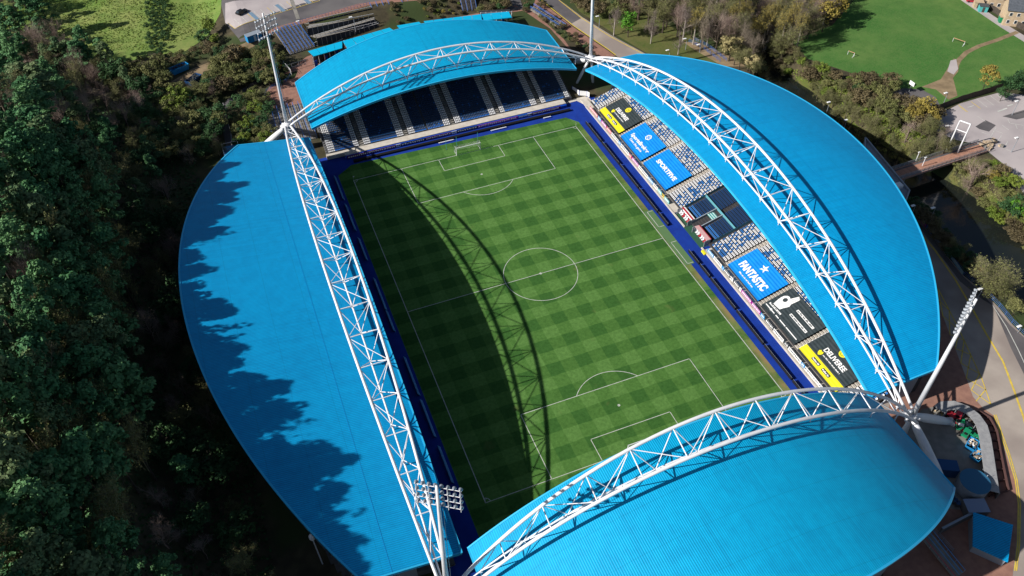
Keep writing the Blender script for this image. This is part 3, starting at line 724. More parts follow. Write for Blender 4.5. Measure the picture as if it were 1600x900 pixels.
# LED hoardings standing on the turf edge (dark faces, grey backs)
def led(x, y0, y1, lab, m_face, m_top, tilt=0, h=.9, group="LED hoardings round the pitch"):
    t = thing("led_hoarding", lab, "hoarding", (x, (y0+y1)/2, 0), group); L = abs(y1-y0)/2
    sg = 1 if x > 0 else -1
    MB().box(-.06, .06, -L, L, .08, h).build("screen", m_face, t)
    MB().box(.06 if sg > 0 else -.10, .10 if sg > 0 else -.06, -L, L, .7, h+.03).build("cable_tray", m_top, t)
    b = MB(); n = max(2, int(L*2/1.6))
    for i in range(n+1):
        yy = -L+.1+(2*L-.2)*i/n; b.bar((sg*.06, yy, h*.8), (sg*.75, yy, .03), .05)
    b.build("back_struts", M['dgrey'], t); MB().box(min(sg*.1, sg*.8), max(sg*.1, sg*.8), -L, L, 0, .05).build("foot_rail", M['black'], t)
for li, (y0, y1) in enumerate(((54, 43.5), (43, 31.8), (31.4, 20.2), (19.8, 9.2), (8.8, 3.6), (-7.0, -12.0), (-12.4, -17), (-17.5, -28.5), (-29, -40), (-40.4, -50.8), (-51.2, -60))):
    led(37.35, y0, y1, f"black LED hoarding on the right touchline, {ORD[li]} from the far corner", M['black'], M['wall'])
for li, (y0, y1) in enumerate(((57, 46.2), (43.8, 32.6), (29.2, 20.6), (13.4, 2.2), (1.8, -5), (-13.4, -24.6), (-26, -36), (-38.5, -47.5))):
    t = thing("led_hoarding", f"pale blue shaded hoarding on the left touchline, {ORD[li]} from the far corner", "hoarding", (-38.3, (y0+y1)/2, 0), "hoardings along the left touchline"); L = (y0-y1)/2
    mtx = Matrix.Rotation(-.5, 4, 'Y')
    MB().box(-.06, .06, -L, L, .0, 1.0, mtx).build("screen", mat("pale_blue_hoarding", (.10, .28, .55), .6), t)
    b = MB()
    for yy in np.linspace(-L+.2, L-.2, 5): b.bar((-.4, yy, .8), (-1.0, yy, .02), .05)
    b.build("back_struts", M['dgrey'], t)
# far end wall, cream ledge and boards
st = ST['T'][0]
b = MB(); b.box(-33.8, 35.6, 64.6, 67.0, .2, 1.25); b.box(-38.8, -33.8, 65.6, 67, .2, 1.2); b.build("cream_ledge", M['cream'], st)
b = MB(); b.box(-33.8, 35.6, 63.95, 64.6, -.1, .95); b.build("blue_front_wall", M['bluew'], st)
x = -33.4; i = 0
for c, L in [('maroon', 14.5), ('bwhite', 1.4), ('black', 7.5), ('maroon', 8), ('bwhite', 1.6), ('black', 6.5), ('magenta', 13), ('seatblue', 3.0), ('bwhite', 1.4), ('maroon', 9.5)][:10]:
    if x+L > 35.4: L = 35.4-x
    if L < .4: break
    t = thing("advertising_board", f"{ORD[i]} from the left, "+{'maroon':"maroon advert board on the ledge wall behind the far goal", 'bwhite':"small white gate panel in the wall behind the far goal", 'black':"black advert board on the ledge wall behind the far goal", 'magenta':"purple advert board on the ledge wall behind the far goal", 'seatblue':"short blue advert board on the ledge wall behind the far goal"}[c], "advert board", (x+L/2, 63.9, .3), "advert boards on the wall behind the far goal")
    MB().box(-L/2, L/2, -.06, .05, 0, .85).build("panel", M[c], t); b = MB(); u = -L/2+.3; r2 = random.Random(i); i += 1
    while u < L/2-.5: w_ = r2.uniform(.2, .6); b.box(u, u+w_, -.085, -.06, .25, .6); u += w_+.2
    b.build("printed_marks", M['bwhite'] if c != 'bwhite' else M['bdark'], t); x += L+.05
b = MB(); b.box(-32, 35.9, 61.6, 62.5, -.01, .62); b.build("led_hoarding", M['black'], label="long black LED hoarding on the blue surround behind the far goal", cat="hoarding")
for x0, x1 in ((-6.8, -2.2), (9.5, 14.5), (26.5, 29)):
    t = thing("training_bench", "low white bench on the blue strip behind the far goal", "bench", ((x0+x1)/2, 61.0, 0), "white benches behind the far goal"); L = (x1-x0)/2
    MB().box(-L, L, -.16, .16, .36, .44).build("seat_board", M['white'], t)
    for sx in (-L+.3, L-.3): MB().box(sx-.05, sx+.05, -.14, .14, 0, .36).build("leg", M['grey'], t)
# dugouts, tunnel and directors' block
def dugout(y0, y1, lab, main):
    t = thing("dugout", lab, "dugout", (41.3, (y0+y1)/2, 0)); L = abs(y0-y1)/2
    MB().box(0, 2.4, -L, L, -.25, .0).build("floor", M['concd'], t)
    MB().box(2.3, 2.45, -L, L, 0, 1.9).build("back_panel", M['bwhite'], t)
    for s in (-L, L): MB().box(.6, 2.4, s-.05, s+.05, 0, 1.8).build("side_panel", mat("clear_plastic", (.35, .38, .40), .2), t)
    n = int(2*L/.75)
    for i in range(n):
        yy = -L+.5+i*.75; b = MB(); b.box(1.15, 1.75, yy-.26, yy+.26, .35, .5); b.box(1.65, 1.85, yy-.26, yy+.26, .5, 1.15); b.build("padded_seat", M['seatwhite'] if i % 3 != 1 else M['red'], t)
    MB().box(1.9 if main == 'red' else 1.2, 2.35, -L, L, 1.82, 1.95).build("canopy", M[main], t); MB().box(2.35, 2.75 if main == 'red' else 2.6, -L, L, 1.80, 1.92).build("canopy_trim", M['bwhite'] if main == 'red' else M['red'], t)
dugout(6.9, 1.6, "open dugout with white seats and a narrow red canopy left of the players' tunnel", 'red')
dugout(-.9, -6.7, "dugout with pale pink canopy edged in red right of the players' tunnel", 'pink')
t = thing("players_tunnel", "green floored players' tunnel with grey walls cut through the seats", "tunnel", (41.2, .1, 0))
MB().box(0, 9.2, -1.1, 1.4, -.02, .06).build("green_carpet", mat("dark_green_carpet", (.03, .10, .06), .95), t)
for s, nm in ((-1.25, "side_wall"), (1.55, "side_wall")):
    b = MB(); b.v = [(1.8, s-.12, 0), (9.2, s-.12, 0), (9.2, s-.12, 3.6), (1.8, s-.12, 1.3), (1.8, s+.12, 0), (9.2, s+.12, 0), (9.2, s+.12, 3.6), (1.8, s+.12, 1.3)]
    b.f = [(0,3,2,1),(4,5,6,7),(0,1,5,4),(1,2,6,5),(2,3,7,6),(3,0,4,7)]; b.build(nm, M['wall'], t)
MB().box(6.3, 9.3, -1.1, 1.4, 2.35, 2.5).build("entrance_canopy", M['teal'], t); MB().box(9.0, 9.2, -1.1, 1.4, 0, 2.4).build("dark_doorway", M['black'], t)
for i in range(4): MB().box(6.4+i*.7, 6.5+i*.7, -1.1, 1.4, 2.5, 2.58).build("canopy_rib", M['bwhite'], t)
t = thing("turf_apron", "dark green mat in front of the dugouts and tunnel", "mat"); MB().box(40.9, 43.3, -6.9, 7.3, -.015, .02).build("mat_sheet", mat("dark_green_carpet", (.03, .10, .06), .95), t)
o = MB().box(-.3, .3, -.75, .75, 0, .45).build("kit_bag", M['byel'], label="yellow kit bag lying on the kerb right of the dugouts", cat="bag", loc=(40.7, -8.8, .0))
# glass parapets round the directors' seats
st = ST['R'][0]
for (x0, y0, x1, y1) in ((50.25, -7.2, 50.25, 7.2), (44, 7.2, 55.5, 7.2), (44, -7.2, 55.5, -7.2)):
    za = .6+.34*(x0-43.4)+.1; zb = .6+.34*(x1-43.4)+.1
    b = MB(); b.v = [(x0-.04, y0, za), (x1+.04, y1, zb), (x1+.04, y1, zb+.95), (x0-.04, y0, za+.95)]; b.f = [(0,1,2,3)]
    b.build("glass_parapet", mat("tinted_glass", (.12, .35, .42), .15, spec=.8), st)
# corner fill: grey railing boards by the far right corner and podium wall
t = thing("corner_barrier", "white panelled barrier closing the far right corner between the stands", "barrier", (0, 0, 0))
cp = [P(894, 140, .8), P(905, 147, .8), P(917, 148, .8), P(921, 150, .8)]
for a, c in zip(cp[:-1], cp[1:]):
    d = (c-a); q = MB(); q.bar((a.x, a.y, 1.2), (c.x, c.y, 1.2), .08, 1.6); q.build("board_panel", M['bwhite'], t)
    MB().box(a.x-.08, a.x+.08, a.y-.08, a.y+.08, 0, 2.1).build("post", M['bluew'], t)
b = MB(); b.v = [(36.3,66,.03),(39.5,70.5,.03),(44,72,.03),(44.5,62,.03),(41.2,63.5,.03),(40,66.2,.03)]; b.f = [tuple(range(6))]; b.build("corner_paving", M['cream'], kind='structure')

# ================================================================== TRUSSES
NODE = {(-1, 1): (-47, 72.2), (1, 1): (47, 72.2), (1, -1): (47, -72.2), (-1, -1): (-47, -72.2)}
TR = {  # offset, bow outward at mid-span, rise at mid-span, for outer top, inner top and bottom chord
 'L': (72.2, [(.70, 2.5, 12.5), (-.60, -2.85, 12.5), (.28, -.3, 8.1)]),
 'R': (72.2, [(.86, 3.21, 18.8), (-.42, -1.9, 18.5), (-1.5, .72, 13.6)]),
 'T': (47.0, [(1.3, 2.5, 11.6), (-.8, 1.9, 10.4), (-.35, 1.45, 6.6)]),
 'B': (47.0, [(2.1, 1.1, 22.1), (.34, -2.32, 23.35), (.6, .2, 17.9)]),
}
TLAB = {'L': "white arched truss over the west stand roof in front of the dark wood", 'R': "white arched truss spanning the east stand roof above the sponsor banners",
        'T': "white arched truss over the north stand beyond the far goal", 'B': "tall white arched truss over the south stand roof nearest the camera"}
def chord(k, c, t):
    L, prm = TR[k]; o, B, H = prm[c]; Rr = (L*L+H*H)/(2*H); h = math.sqrt(max(Rr*Rr-(t*L)**2, 0))-(Rr-H); g = 1-t*t
    off = o+B*g; sg = {'L': -1, 'R': 1, 'T': 1, 'B': -1}[k]
    if k in 'LR': return Vector((sg*(47+off), t*L, 10+h))
    return Vector((t*L, sg*(72.2+off), 10+h))
for k in 'TLRB':
    L = TR[k][0]; t = thing("arched_truss", TLAB[k], "truss", (0, 0, 0), "arched roof trusses")
    n = 9 if k in 'LR' else 6; pn = 7.45 if k in 'LR' else 7.55; ctr = .9 if k == 'R' else (0.3 if k=='L' else .3)
    for c, nm, rad in ((0, "top_chord", .29), (1, "top_chord", .29), (2, "bottom_chord", .19 if k in 'LR' else .16)):
        if k == 'B': rad *= 1.05
        if k == 'T' and c == 2: rad = .14
        pts = [chord(k, c, -0.985+1.97*i/60) for i in range(61)]; MB().tube(pts, rad, 10).build(nm, M['white'], t, smooth=True)
    up = [(ctr+pn*i)/L for i in range(-n, n+1) if abs(ctr+pn*i) < L-2.5]
    lo = [(ctr+pn*(i+.5))/L for i in range(-n-1, n+1) if abs(ctr+pn*(i+.5)) < L-2.0]
    rs = .095
    for q, tt in enumerate(up):
        rod("cross_strut", chord(k, 0, tt), chord(k, 1, tt), rs*1.15, M['white'], t, 6)
        for ll in lo:
            if abs(ll-tt)*L < pn*.6:
                rod("diagonal_strut", chord(k, 0, tt), chord(k, 2, ll), rs, M['white'], t, 6); rod("diagonal_strut", chord(k, 1, tt), chord(k, 2, ll), rs, M['white'], t, 6)
        if q+1 < len(up):
            a, c = (0, 1) if q % 2 == 0 else (1, 0); rod("top_brace", chord(k, a, tt), chord(k, c, up[q+1]), rs*.9, M['white'], t, 6)
    for ll in lo:                                   # hangers that carry the roof
        p = chord(k, 2, ll); zr = float(ROOF[k]['z'](p.x, p.y))
        if p.z-zr > .3: rod("roof_hanger", (p.x, p.y, p.z), (p.x, p.y, zr), .11, M['white'], t, 6)
        MB().box(p.x-.25, p.x+.25, p.y-.25, p.y+.25, p.z-.32, p.z-.15).build("joint_plate", M['white'], t)
# corner pylons and floodlight masts
PLAB = {(-1, 1): "white steel tripod pylon at the far left corner where two trusses meet", (1, 1): "white steel tripod pylon at the far right corner of the ground",
        (1, -1): "white steel tripod pylon at the near right corner above the compound", (-1, -1): "white steel tripod pylon at the near left corner at the bottom edge"}
FLAB = {(-1, 1): "floodlight mast at the far left corner with a bank of lamps above the car park", (1, 1): "tapering floodlight pole at the far right corner running out of the top of the photo",
        (1, -1): "floodlight mast at the near right corner with its lamp bank seen edge on", (-1, -1): "floodlight mast in front of the west stand roof with its lamps facing the pitch"}
for (sx, sy), (nx, ny) in NODE.items():
    t = thing("corner_pylon", PLAB[(sx, sy)], "pylon", (nx, ny, 0), "corner pylons")
    MB().tube([(0, 0, 8.9), (0, 0, 9.6), (0, 0, 10.5), (0, 0, 11.0)], [.7, 1.15, 1.15, .8], 12).build("hub", M['white'], t, smooth=True)
    for a in range(6): rod("hub_stub", (0, 0, 10), (1.7*math.cos(a*PI/3+.3), 1.7*math.sin(a*PI/3+.3), 10+.3*(-1)**a), .26, M['white'], t)
    def cig(p0, p1, r, nm):
        p0, p1 = Vector(p0), Vector(p1); MB().tube([p0.lerp(p1, q) for q in (0, .08, .3, .6, .9, 1)], [r*.45, r*.8, r, r, r*.8, r*.4], 12).build(nm, M['white'], t, smooth=True)
    cig((sx*.8, 0, 9.5), (sx*14, sy*.4, .8), .92, "thrust_leg"); cig((0, sy*.8, 9.5), (sx*1.2, sy*14, .8), .92, "thrust_leg")
    cig((-sx*.3, sy*.5, 9.2), (-sx*3.6, sy*2, .4), .5, "slender_leg"); cig((sx*.3, -sy*.1, 9.2), (sx*1.5, sy*.2, .4), .5, "slender_leg")
    m_ = thing("floodlight_mast", FLAB[(sx, sy)], "floodlight mast", (nx+sx*.1, ny+sy*.2, 10.6), "floodlight masts")
    tip = Vector((-sx*1.0, 0, 32.7))
    MB().tube([(0, 0, 0), tip*.5, tip*.83, tip], [.50, .38, .27, .21], 14).build("pole", M['grey'] if False else M['white'], m_, smooth=True)
    fd = Vector((-nx, -ny, 0)).normalized(); rd = Vector((-fd.y, fd.x, 0))
    rod("ladder_rail", Vector((.9, .2, 0)), tip*.8+Vector((.65, .2, 0)), .05, M['grey'], m_, 6)
    lampm = None
    for rw in range(4):
        zc = 27.0+rw*1.6; cpt = tip*(zc/32.7)
        for sgn in (-1, 1):
            rod("cross_arm", cpt+rd*sgn*.3+fd*.35, cpt+rd*sgn*3.35+fd*.35, .07, M['white'], m_, 6)
        for cidx in range(8):
            off = (cidx-3.5)*.9; pc = cpt+rd*off+fd*.55
            if rw == 0 and cidx == 0 or lampm is None:
                b = MB(); b.tube([(0, 0, -.36), (0, 0, -.12), (0, 0, .12), (0, 0, .2)], [.09, .20, .29, .31], 10); lampm = b.mesh("lamp", M['grey'], True)
                b = MB(); b.tube([(0, 0, .195), (0, 0, .215)], [.27, .27], 10); lens = b.mesh("lens", M['glass'])
            dirv = (fd*.8+Vector((0, 0, -.6))).normalized(); mt = Matrix.Translation(pc) @ dirv.to_track_quat('Z', 'Y').to_matrix().to_4x4()
            lo_ = link("lamp", lampm, m_, mtx=mt); link("lens", lens, lo_)
    for off in (-3.15, 3.15, -1.35, 1.35): rod("rear_stay", tip*(26.3/32.7)+rd*off+fd*.3, tip*(32.2/32.7)+rd*off+fd*.3, .05, M['white'], m_, 6)
# @@SITE@@
# ================================================================== PAVED GROUND
rail_px = [(1395,285),(1425,330),(1455,365),(1480,400),(1505,430),(1530,450),(1560,480),(1580,505),(1600,525)]
rail_w = [tuple(P(u, v, 1)[:2]) for u, v in rail_px]+[(91.5, -75), (88, -100), (84, -125)]
drape("east_road", [(80, 14), (101.5, 8)]+rail_w+[(36, -128), (36, -60), (60, -60), (70, -45)], M['asphp'], .02, kind='structure')
def pw(l, z=1): return [tuple(P(u, v, z)[:2]) for u, v in l]
drape("east_footway", pw([(1410,320),(1455,368),(1480,402),(1505,432),(1528,453),(1558,484),(1578,508),(1605,532),(1640,640),(1605,595),(1580,545),(1552,478),(1535,468),(1500,440)]), M['asph'], .035)
drape("brick_forecourt", pw([(1432,440),(1462,465),(1482,517),(1512,597),(1520,620),(1535,637),(1553,650),(1562,680),(1575,720),(1585,750),(1590,790),(1588,850),(1582,900),(1560,960),(1380,960),(1380,700),(1400,560)]), M['brick'], .04)
drape("compound_yard", pw([(1440,640),(1475,632),(1500,634),(1522,648),(1538,670),(1546,710),(1552,760),(1525,800),(1440,790),(1400,700)]), M['conc'], .055)
YL = [(1426,351),(1460,390),(1492,436),(1512,470),(1541,522),(1567,565),(1585,612),(1600,655),(1608,690)]
ribbon("yellow_edge_line", pw(YL), .42, M['yellow'], .05)
ribbon("yellow_edge_line", pw([(1553,648),(1562,676),(1575,712),(1586,750),(1591,787),(1590,850),(1585,892)]), .22, M['yellow'], .06)
ribbon("yellow_edge_line", pw([(1556,648),(1565,676),(1578,712),(1589,750),(1594,787),(1593,850),(1588,892)]), .22, M['yellow'], .06)
ribbon("pale_kerb_line", pw([(1550,476),(1572,510),(1590,545),(1604,575)]), .18, M['wline'], .05)
lf = pw([(1462,465),(1482,517),(1497,556),(1512,597),(1525,627)]); rg = pw([(1465,450),(1497,512),(1510,540),(1534,592),(1548,632)])
ribbon("yellow_hatch_line", rg, .22, M['yellow'], .05)
def lerp2(a, c, t): return (a[0]+(c[0]-a[0])*t, a[1]+(c[1]-a[1])*t)
def along(pl, t):
    k = min(int(t*(len(pl)-1)), len(pl)-2); return lerp2(pl[k], pl[k+1], t*(len(pl)-1)-k)
for i in range(7):
    a, c = i/7, (i+1)/7
    ribbon("yellow_hatch_line", [along(lf, a), along(rg, c)], .2, M['yellow'], .05); ribbon("yellow_hatch_line", [along(rg, a), along(lf, c)], .2, M['yellow'], .05)
# north side
road = [(843,-6),(897,41),(950,77),(966,90),(1030,102),(1012,86),(955,55),(910,27),(875,0),(866,-12)]
drape("north_road", pw(road), M['asphp'], .03); drape("north_road_dark_patch", pw([(843,-6),(893,37),(909,28),(875,0),(866,-12)]), M['asph'], .045)
ribbon("yellow_edge_line", pw([(846,1),(897,41),(950,77),(962,86)]), .35, M['yellow'], .06)
ribbon("yellow_edge_line", pw([(873,0),(908,28),(953,57),(1008,86)]), .3, M['yellow'], .06)
drape("brick_footway", pw([(838,-4),(895,42),(948,78),(962,88),(935,90),(880,45),(832,12)]), M['brick'], .035)
drape("north_apron", pw([(466,110),(440,170),(425,215),(470,215),(500,110),(640,52),(780,22),(830,15),(880,60),(905,95),(860,45),(805,8),(640,42),(480,88),(440,118)]), M['brick'], .03)
drape("north_apron_lane", pw([(796,-8),(808,-8),(819,15),(793,17)]), M['asph'], .05)
# car park up at the north-west
z1 = 5.5
cpk = [(352,36),(344,0),(346,-40),(720,-60),(690,-8),(600,3),(560,12),(470,35),(425,50),(400,62),(376,66)]
drape("north_car_park", [tuple(G(u, v)[:2]) for u, v in cpk], M['asph'], .03)
drape("car_park_aisle", gp([(400,0),(420,-10),(560,-30),(560,-14),(470,6),(368,45),(352,36),(352,5)]), M['carpark'], .05)
drape("brick_footway", gp([(404,62),(430,43),(560,6),(690,-12),(690,0),(600,5),(576,9),(470,38),(430,52)]), M['brick'], .06)
ribbon("pale_path_strip", gp([(452,-10),(466,30)]), 1.3, M['conc'], .08)
bl = gp([(367,45),(500,1)]); ribbon("bay_base_line", [bl[0], bl[1]], .22, M['yellow'], .08)
bd = gp([(367,45),(356,36)]); dv = (bd[1][0]-bd[0][0], bd[1][1]-bd[0][1])
for i in range(14):
    q = lerp2(bl[0], bl[1], i/13); ribbon("parking_bay_line", [q, (q[0]+dv[0], q[1]+dv[1])], .16, M['wline'] if i % 3 else M['yellow'], .08)
    if i % 4 == 3:
        q2 = lerp2(bl[0], bl[1], (i+.45)/13); ribbon("blue_hatched_bay", [q2, (q2[0]+dv[0], q2[1]+dv[1])], 1.3, mat("blue_bay_paint", (.10, .22, .35), .9, (.20, .26, .32), 2.5), .085)
# meadow, playing field, verges
drape("meadow_grass", gp([(-60,-60),(-60,20),(60,72),(120,92),(190,98),(240,88),(290,80),(325,55),(345,20),(350,-60)]), M['fieldl'], .06)
drape("earth_track", gp([(404,60),(372,72),(338,92),(300,108),(262,132),(270,142),(310,120),(345,104),(378,82),(408,68)]), M['dirt'], .08)
drape("playing_field_grass", pw([(1320,-60),(1335,0),(1300,40),(1236,64),(1262,92),(1330,114),(1390,128),(1430,150),(1468,172),(1500,160),(1562,140),(1620,118),(1660,60),(1600,58),(1500,-6),(1450,-60)]), M['fieldr'], .04)
drape("north_verge_grass", pw([(905,18),(955,50),(1012,84),(1080,108),(1130,98),(1090,60),(1000,20),(930,-8),(890,-6)]), M['verge'], .03)
drape("east_bank_grass", pw([(1250,105),(1290,125),(1340,150),(1400,190),(1450,215),(1420,230),(1380,220),(1320,190),(1260,150),(1235,120)]), M['bank'], .04)
drape("far_bank_grass", pw([(1486,262),(1520,245),(1545,262),(1600,310),(1640,430),(1600,412),(1565,362),(1530,322)]), M['bank'], .04)
ribbon("worn_footpath", pw([(1590,50),(1560,62),(1530,72),(1510,82),(1498,94),(1492,106)]), 1.6, M['dirt'], .07)
drape("worn_earth_patch", pw([(1490,92),(1500,94),(1497,112),(1489,122),(1496,150),(1482,156),(1462,140),(1440,136),(1470,124)]), M['dirt'], .08)
drape("tarmac_patch", pw([(1485,95),(1494,93),(1497,108),(1490,117),(1480,112)]), M['carpark'], .10)
drape("ball_court", pw([(1380,150),(1412,138),(1440,140),(1462,152),(1470,168),(1430,162)]), M['asph'], .08)
ribbon("lane_by_houses", pw([(1488,-14),(1530,15),(1570,42),(1612,68)]), 3.2, M['carpark'], .06)
drape("river_path", pw([(1068,66),(1090,66),(1150,92),(1165,104),(1130,104),(1085,78)]), M['dirt'], .05)
ribbon("west_footpath", pw([(436,112),(405,126),(380,142),(358,158),(349,170),(349,185),(355,210),(361,238)]), 2.0, M['asph'], .06)
drape("brick_terrace", pw([(425,130),(470,120),(478,165),(415,172),(412,150)]), M['brick'], .05)
# east car park with markings
drape("east_car_park", pw([(1455,200),(1475,175),(1500,162),(1530,153),(1564,144),(1610,150),(1640,250),(1600,305),(1578,265),(1545,238),(1530,226),(1490,218)]), M['carpark'], .05)
for i, (a0, a1, a2, a3, ww, mm) in enumerate([(215,415,300,480,.14,0),(280,380,370,450,.14,0),(430,330,540,415,.2,1),(575,290,690,375,.2,1),(645,265,770,360,.14,0),(725,245,845,335,.14,0),(800,220,915,310,.14,0),(875,205,990,290,.14,0),(955,185,1080,265,.14,0),(890,410,1000,370,.5,0),(1005,345,1070,325,.4,0),(700,650,800,685,.14,0),(800,720,870,595,.14,0),(860,630,950,665,.14,0),(880,770,935,690,.14,0),(885,790,970,820,.14,0),(960,845,1010,760,.14,0),(1010,500,1030,545,.14,0),(1030,545,1200,572,.14,0),(1100,560,1120,610,.14,0),(945,570,1020,625,.14,0),(655,465,745,525,.14,0),(440,345,520,410,.12,1),(540,360,610,340,.3,0),(960,840,1060,880,.14,0)]):
    ribbon("parking_bay_line", pw([(1440+a0/7.5, 120+a1/7.5), (1440+a2/7.5, 120+a3/7.5)]), ww, M['yellow'] if mm else M['wline'], .08)
drape("dark_tarmac_repair", pw([(1524,198),(1540,188),(1556,196),(1545,206),(1530,202)]), M['asph'], .07)
drape("dark_tarmac_repair", pw([(1566,182),(1600,172),(1620,180),(1588,187)]), M['asph'], .07)

# ================================================================== SITE STRUCTURES
def seg_rail(name, label, cat, pts, h, m, post=2.0, rails=3, group=None, zoff=0, panel=None):
    t = thing(name, label, cat, (0, 0, 0), group); q = []
    for a, c in zip(pts[:-1], pts[1:]):
        n = max(1, round(math.hypot(c[0]-a[0], c[1]-a[1])/post))
        for j in range(n): q.append(lerp2(a, c, j/n))
    q.append(pts[-1]); Z = [tz(*p)+zoff for p in q]
    for p, z in zip(q, Z): rod("post", (p[0], p[1], z), (p[0], p[1], z+h), .045, m, t, 6)
    for r in range(rails):
        hh = h*(r+1)/rails; MB().tube([(p[0], p[1], z+hh-.02) for p, z in zip(q, Z)], .035, 5).build("rail", m, t)
    if panel:
        for i in range(len(q)-1):
            b = MB(); a, c = q[i], q[i+1]; b.bar((a[0], a[1], Z[i]+h*.5), (c[0], c[1], Z[i+1]+h*.5), .05, h*.8); b.build("panel", panel, t)
    return t
bluerail = mat("blue_rail_paint", (.05, .14, .42), .5)
seg_rail("riverside_railing", "blue railing curving along the riverside road right of the east stand", "railing", rail_w[:9], 1.3, bluerail, 2.2)
for i, (a, c, mm, lb) in enumerate(((( 1434,340),(1447,353),'magenta','purple'), ((1448,354),(1457,364),'seatblue','navy blue'), ((1461,369),(1472,384),'wall','grey'), ((1485,399),(1505,427),'bank_b','pale yellow and blue'))):
    m2 = M.get(mm) or mat("pale_banner", (.35, .42, .38), .8, (.15, .30, .40), .8)
    A, Bp = P(*a, 1.7), P(*c, 1.7); MB().bar((A.x-.1, A.y, 1.75), (Bp.x-.1, Bp.y, 1.75), .05, .9).build("railing_banner", m2, label=f"{lb} banner tied to the shaded riverside railing", cat="banner")
# street lamps ------------------------------------------------------
def foot_h(fp, tp, z0=1.0):
    A = P(*fp, z0); d = F_+R2*((tp[0]-800)/F_PX)+U2*((450-tp[1])/F_PX)
    t = ((A.x-CX)*d.x+(A.y-CY)*d.y)/(d.x*d.x+d.y*d.y); return A, max(2.5, (CAM+d*t).z-z0)
def lamp(fp, tp, lab, arm=(-.8, 0), z0=None, rad=.09, head=(.55, .28)):
    z0 = tz(*P(*fp, 1)[:2]) if z0 is None else z0
    A, h = foot_h(fp, tp, z0); t = thing("street_lamp", lab, "street lamp", (A.x, A.y, z0), "lamp posts around the ground")
    MB().tube([(0,0,0),(0,0,h*.5),(0,0,h)], [rad*1.2, rad, rad*.7], 8).build("pole", M['grey'], t); rod("arm", (0,0,h-.05), (arm[0], arm[1], h+.1), rad*.6, M['grey'], t, 6)
    hd = link("lamp_head", MB().box(-head[0], head[0], -head[1], head[1], -.08, .1).mesh("lamp_head", M['bwhite']), t, loc=(arm[0]*1.2, arm[1]*1.2, h+.1))
lamp((1538,449), (1552,428), "lamp post beside the round grey bush at the riverside railing"); lamp((1525,470), (1527,446), "double headed lamp post behind the near right floodlight lamps")
lamp((1449,352), (1460,323), "lamp post in the shade between riverside railing and water"); lamp((1420,345), (1427,319), "lamp post in the shade at the corner of the east stand")
lamp((1472,167), (1483,145), "lamp post at the far edge of the east car park by the fence", z0=1); lamp((1479,208), (1484,196), "lamp post on the river side of the east car park", z0=1)
lamp((1581,180), (1595,158), "lamp post in the middle of the east car park", z0=1); lamp((1580,238), (1594,215), "lamp post at the lower right of the east car park", z0=1)
lamp((1291,177), (1298,160), "slim grey post by the river behind the top of the east roof", arm=(-.3, 0), z0=1, rad=.07); lamp((1319,200), (1325,188), "slim grey post by the river lower down behind the east roof", arm=(-.3, 0), z0=1, rad=.07)
lamp((936,42), (935,25), "white headed lamp post on the verge north of the road", z0=1); lamp((1045,92), (1047,78), "lamp post on the verge among the birches", z0=1); lamp((1071,78), (1072,60), "white headed lamp post at the start of the river path", z0=1)
lamp((1093,82), (1094,69), "short lamp post along the river path", z0=1); lamp((476,62), (463,38) if False else (468,33), "lamp post at the edge of the north car park", z0=5.4); lamp((556,50), (534,24) if False else (538,28), "tall post rising through the zigzag ramps", z0=3)
lamp((1590,520), (1596,512), "small white topped post by the riverside railing at the right edge", z0=1, rad=.06)
# footbridge --------------------------------------------------------
A, Bp = P(1392, 276, 2.0), P(1536, 228, 2.0); t = thing("footbridge", "narrow footbridge with orange brick deck crossing the dark river", "bridge", (0, 0, 0))
d = (Bp-A).normalized(); sdv = Vector((-d.y, d.x, 0)); L = (Bp-A).length
def bp_(s, o, z): q = A+d*s+sdv*o; return Vector((q.x, q.y, z))
MB().bar(bp_(0,0,1.75), bp_(L,0,1.35), 4.2, .5).build("deck_beam", M['concd'], t)
for i in range(20): MB().bar(bp_(L*i/20+.05,0,2.02-.4*i/20), bp_(L*(i+1)/20-.05,0,2.02-.4*(i+1)/20), 2.6, .08).build("deck_panel", M['orange'], t)
for o in (-2.0, 2.0):
    MB().bar(bp_(0,o,1.9), bp_(L,o,1.5), .25, .5).build("edge_beam", mat("pink_concrete", (.36, .22, .19), .8), t)
    for hh in (.5, .8, 1.1, 1.4): MB().bar(bp_(0,o*1.02,2.0+hh), bp_(L,o*1.02,1.6+hh), .07).build("rail", M['grey'], t)
    for i in range(22): MB().bar(bp_(L*i/21,o*1.02,2.0-.4*i/21), bp_(L*i/21,o*1.02,3.45-.4*i/21), .08).build("rail_post", M['grey'], t)
for i, s in enumerate((L*.08, L*.75)): MB().box(-1.0, 1.0, -1.9, 1.9, -6, 1.5, Matrix.Translation((*(A+d*s)[:2], 0)) @ Matrix.Rotation(math.atan2(d.y, d.x), 4, 'Z')).build("pier", M['conc'], t)
t = thing("portal_frame", "tall white portal frame straddling the footbridge at the car park end", "frame", (0, 0, 0))
f1, h1 = foot_h((1479,235), (1512,190), 1.2); f2, h2 = foot_h((1495,241), (1523,198), 1.2); h = (h1+h2)/2
rod("post", f1, f1+Vector((0,0,h)), .20, M['white'], t); rod("post", f2, f2+Vector((0,0,h)), .20, M['white'], t)
rod("crossbar", f1+Vector((0,0,h)), f2+Vector((0,0,h)), .20, M['white'], t); rod("crossbar", f1+Vector((0,0,h*.72)), f2+Vector((0,0,h*.72)), .14, M['white'], t)
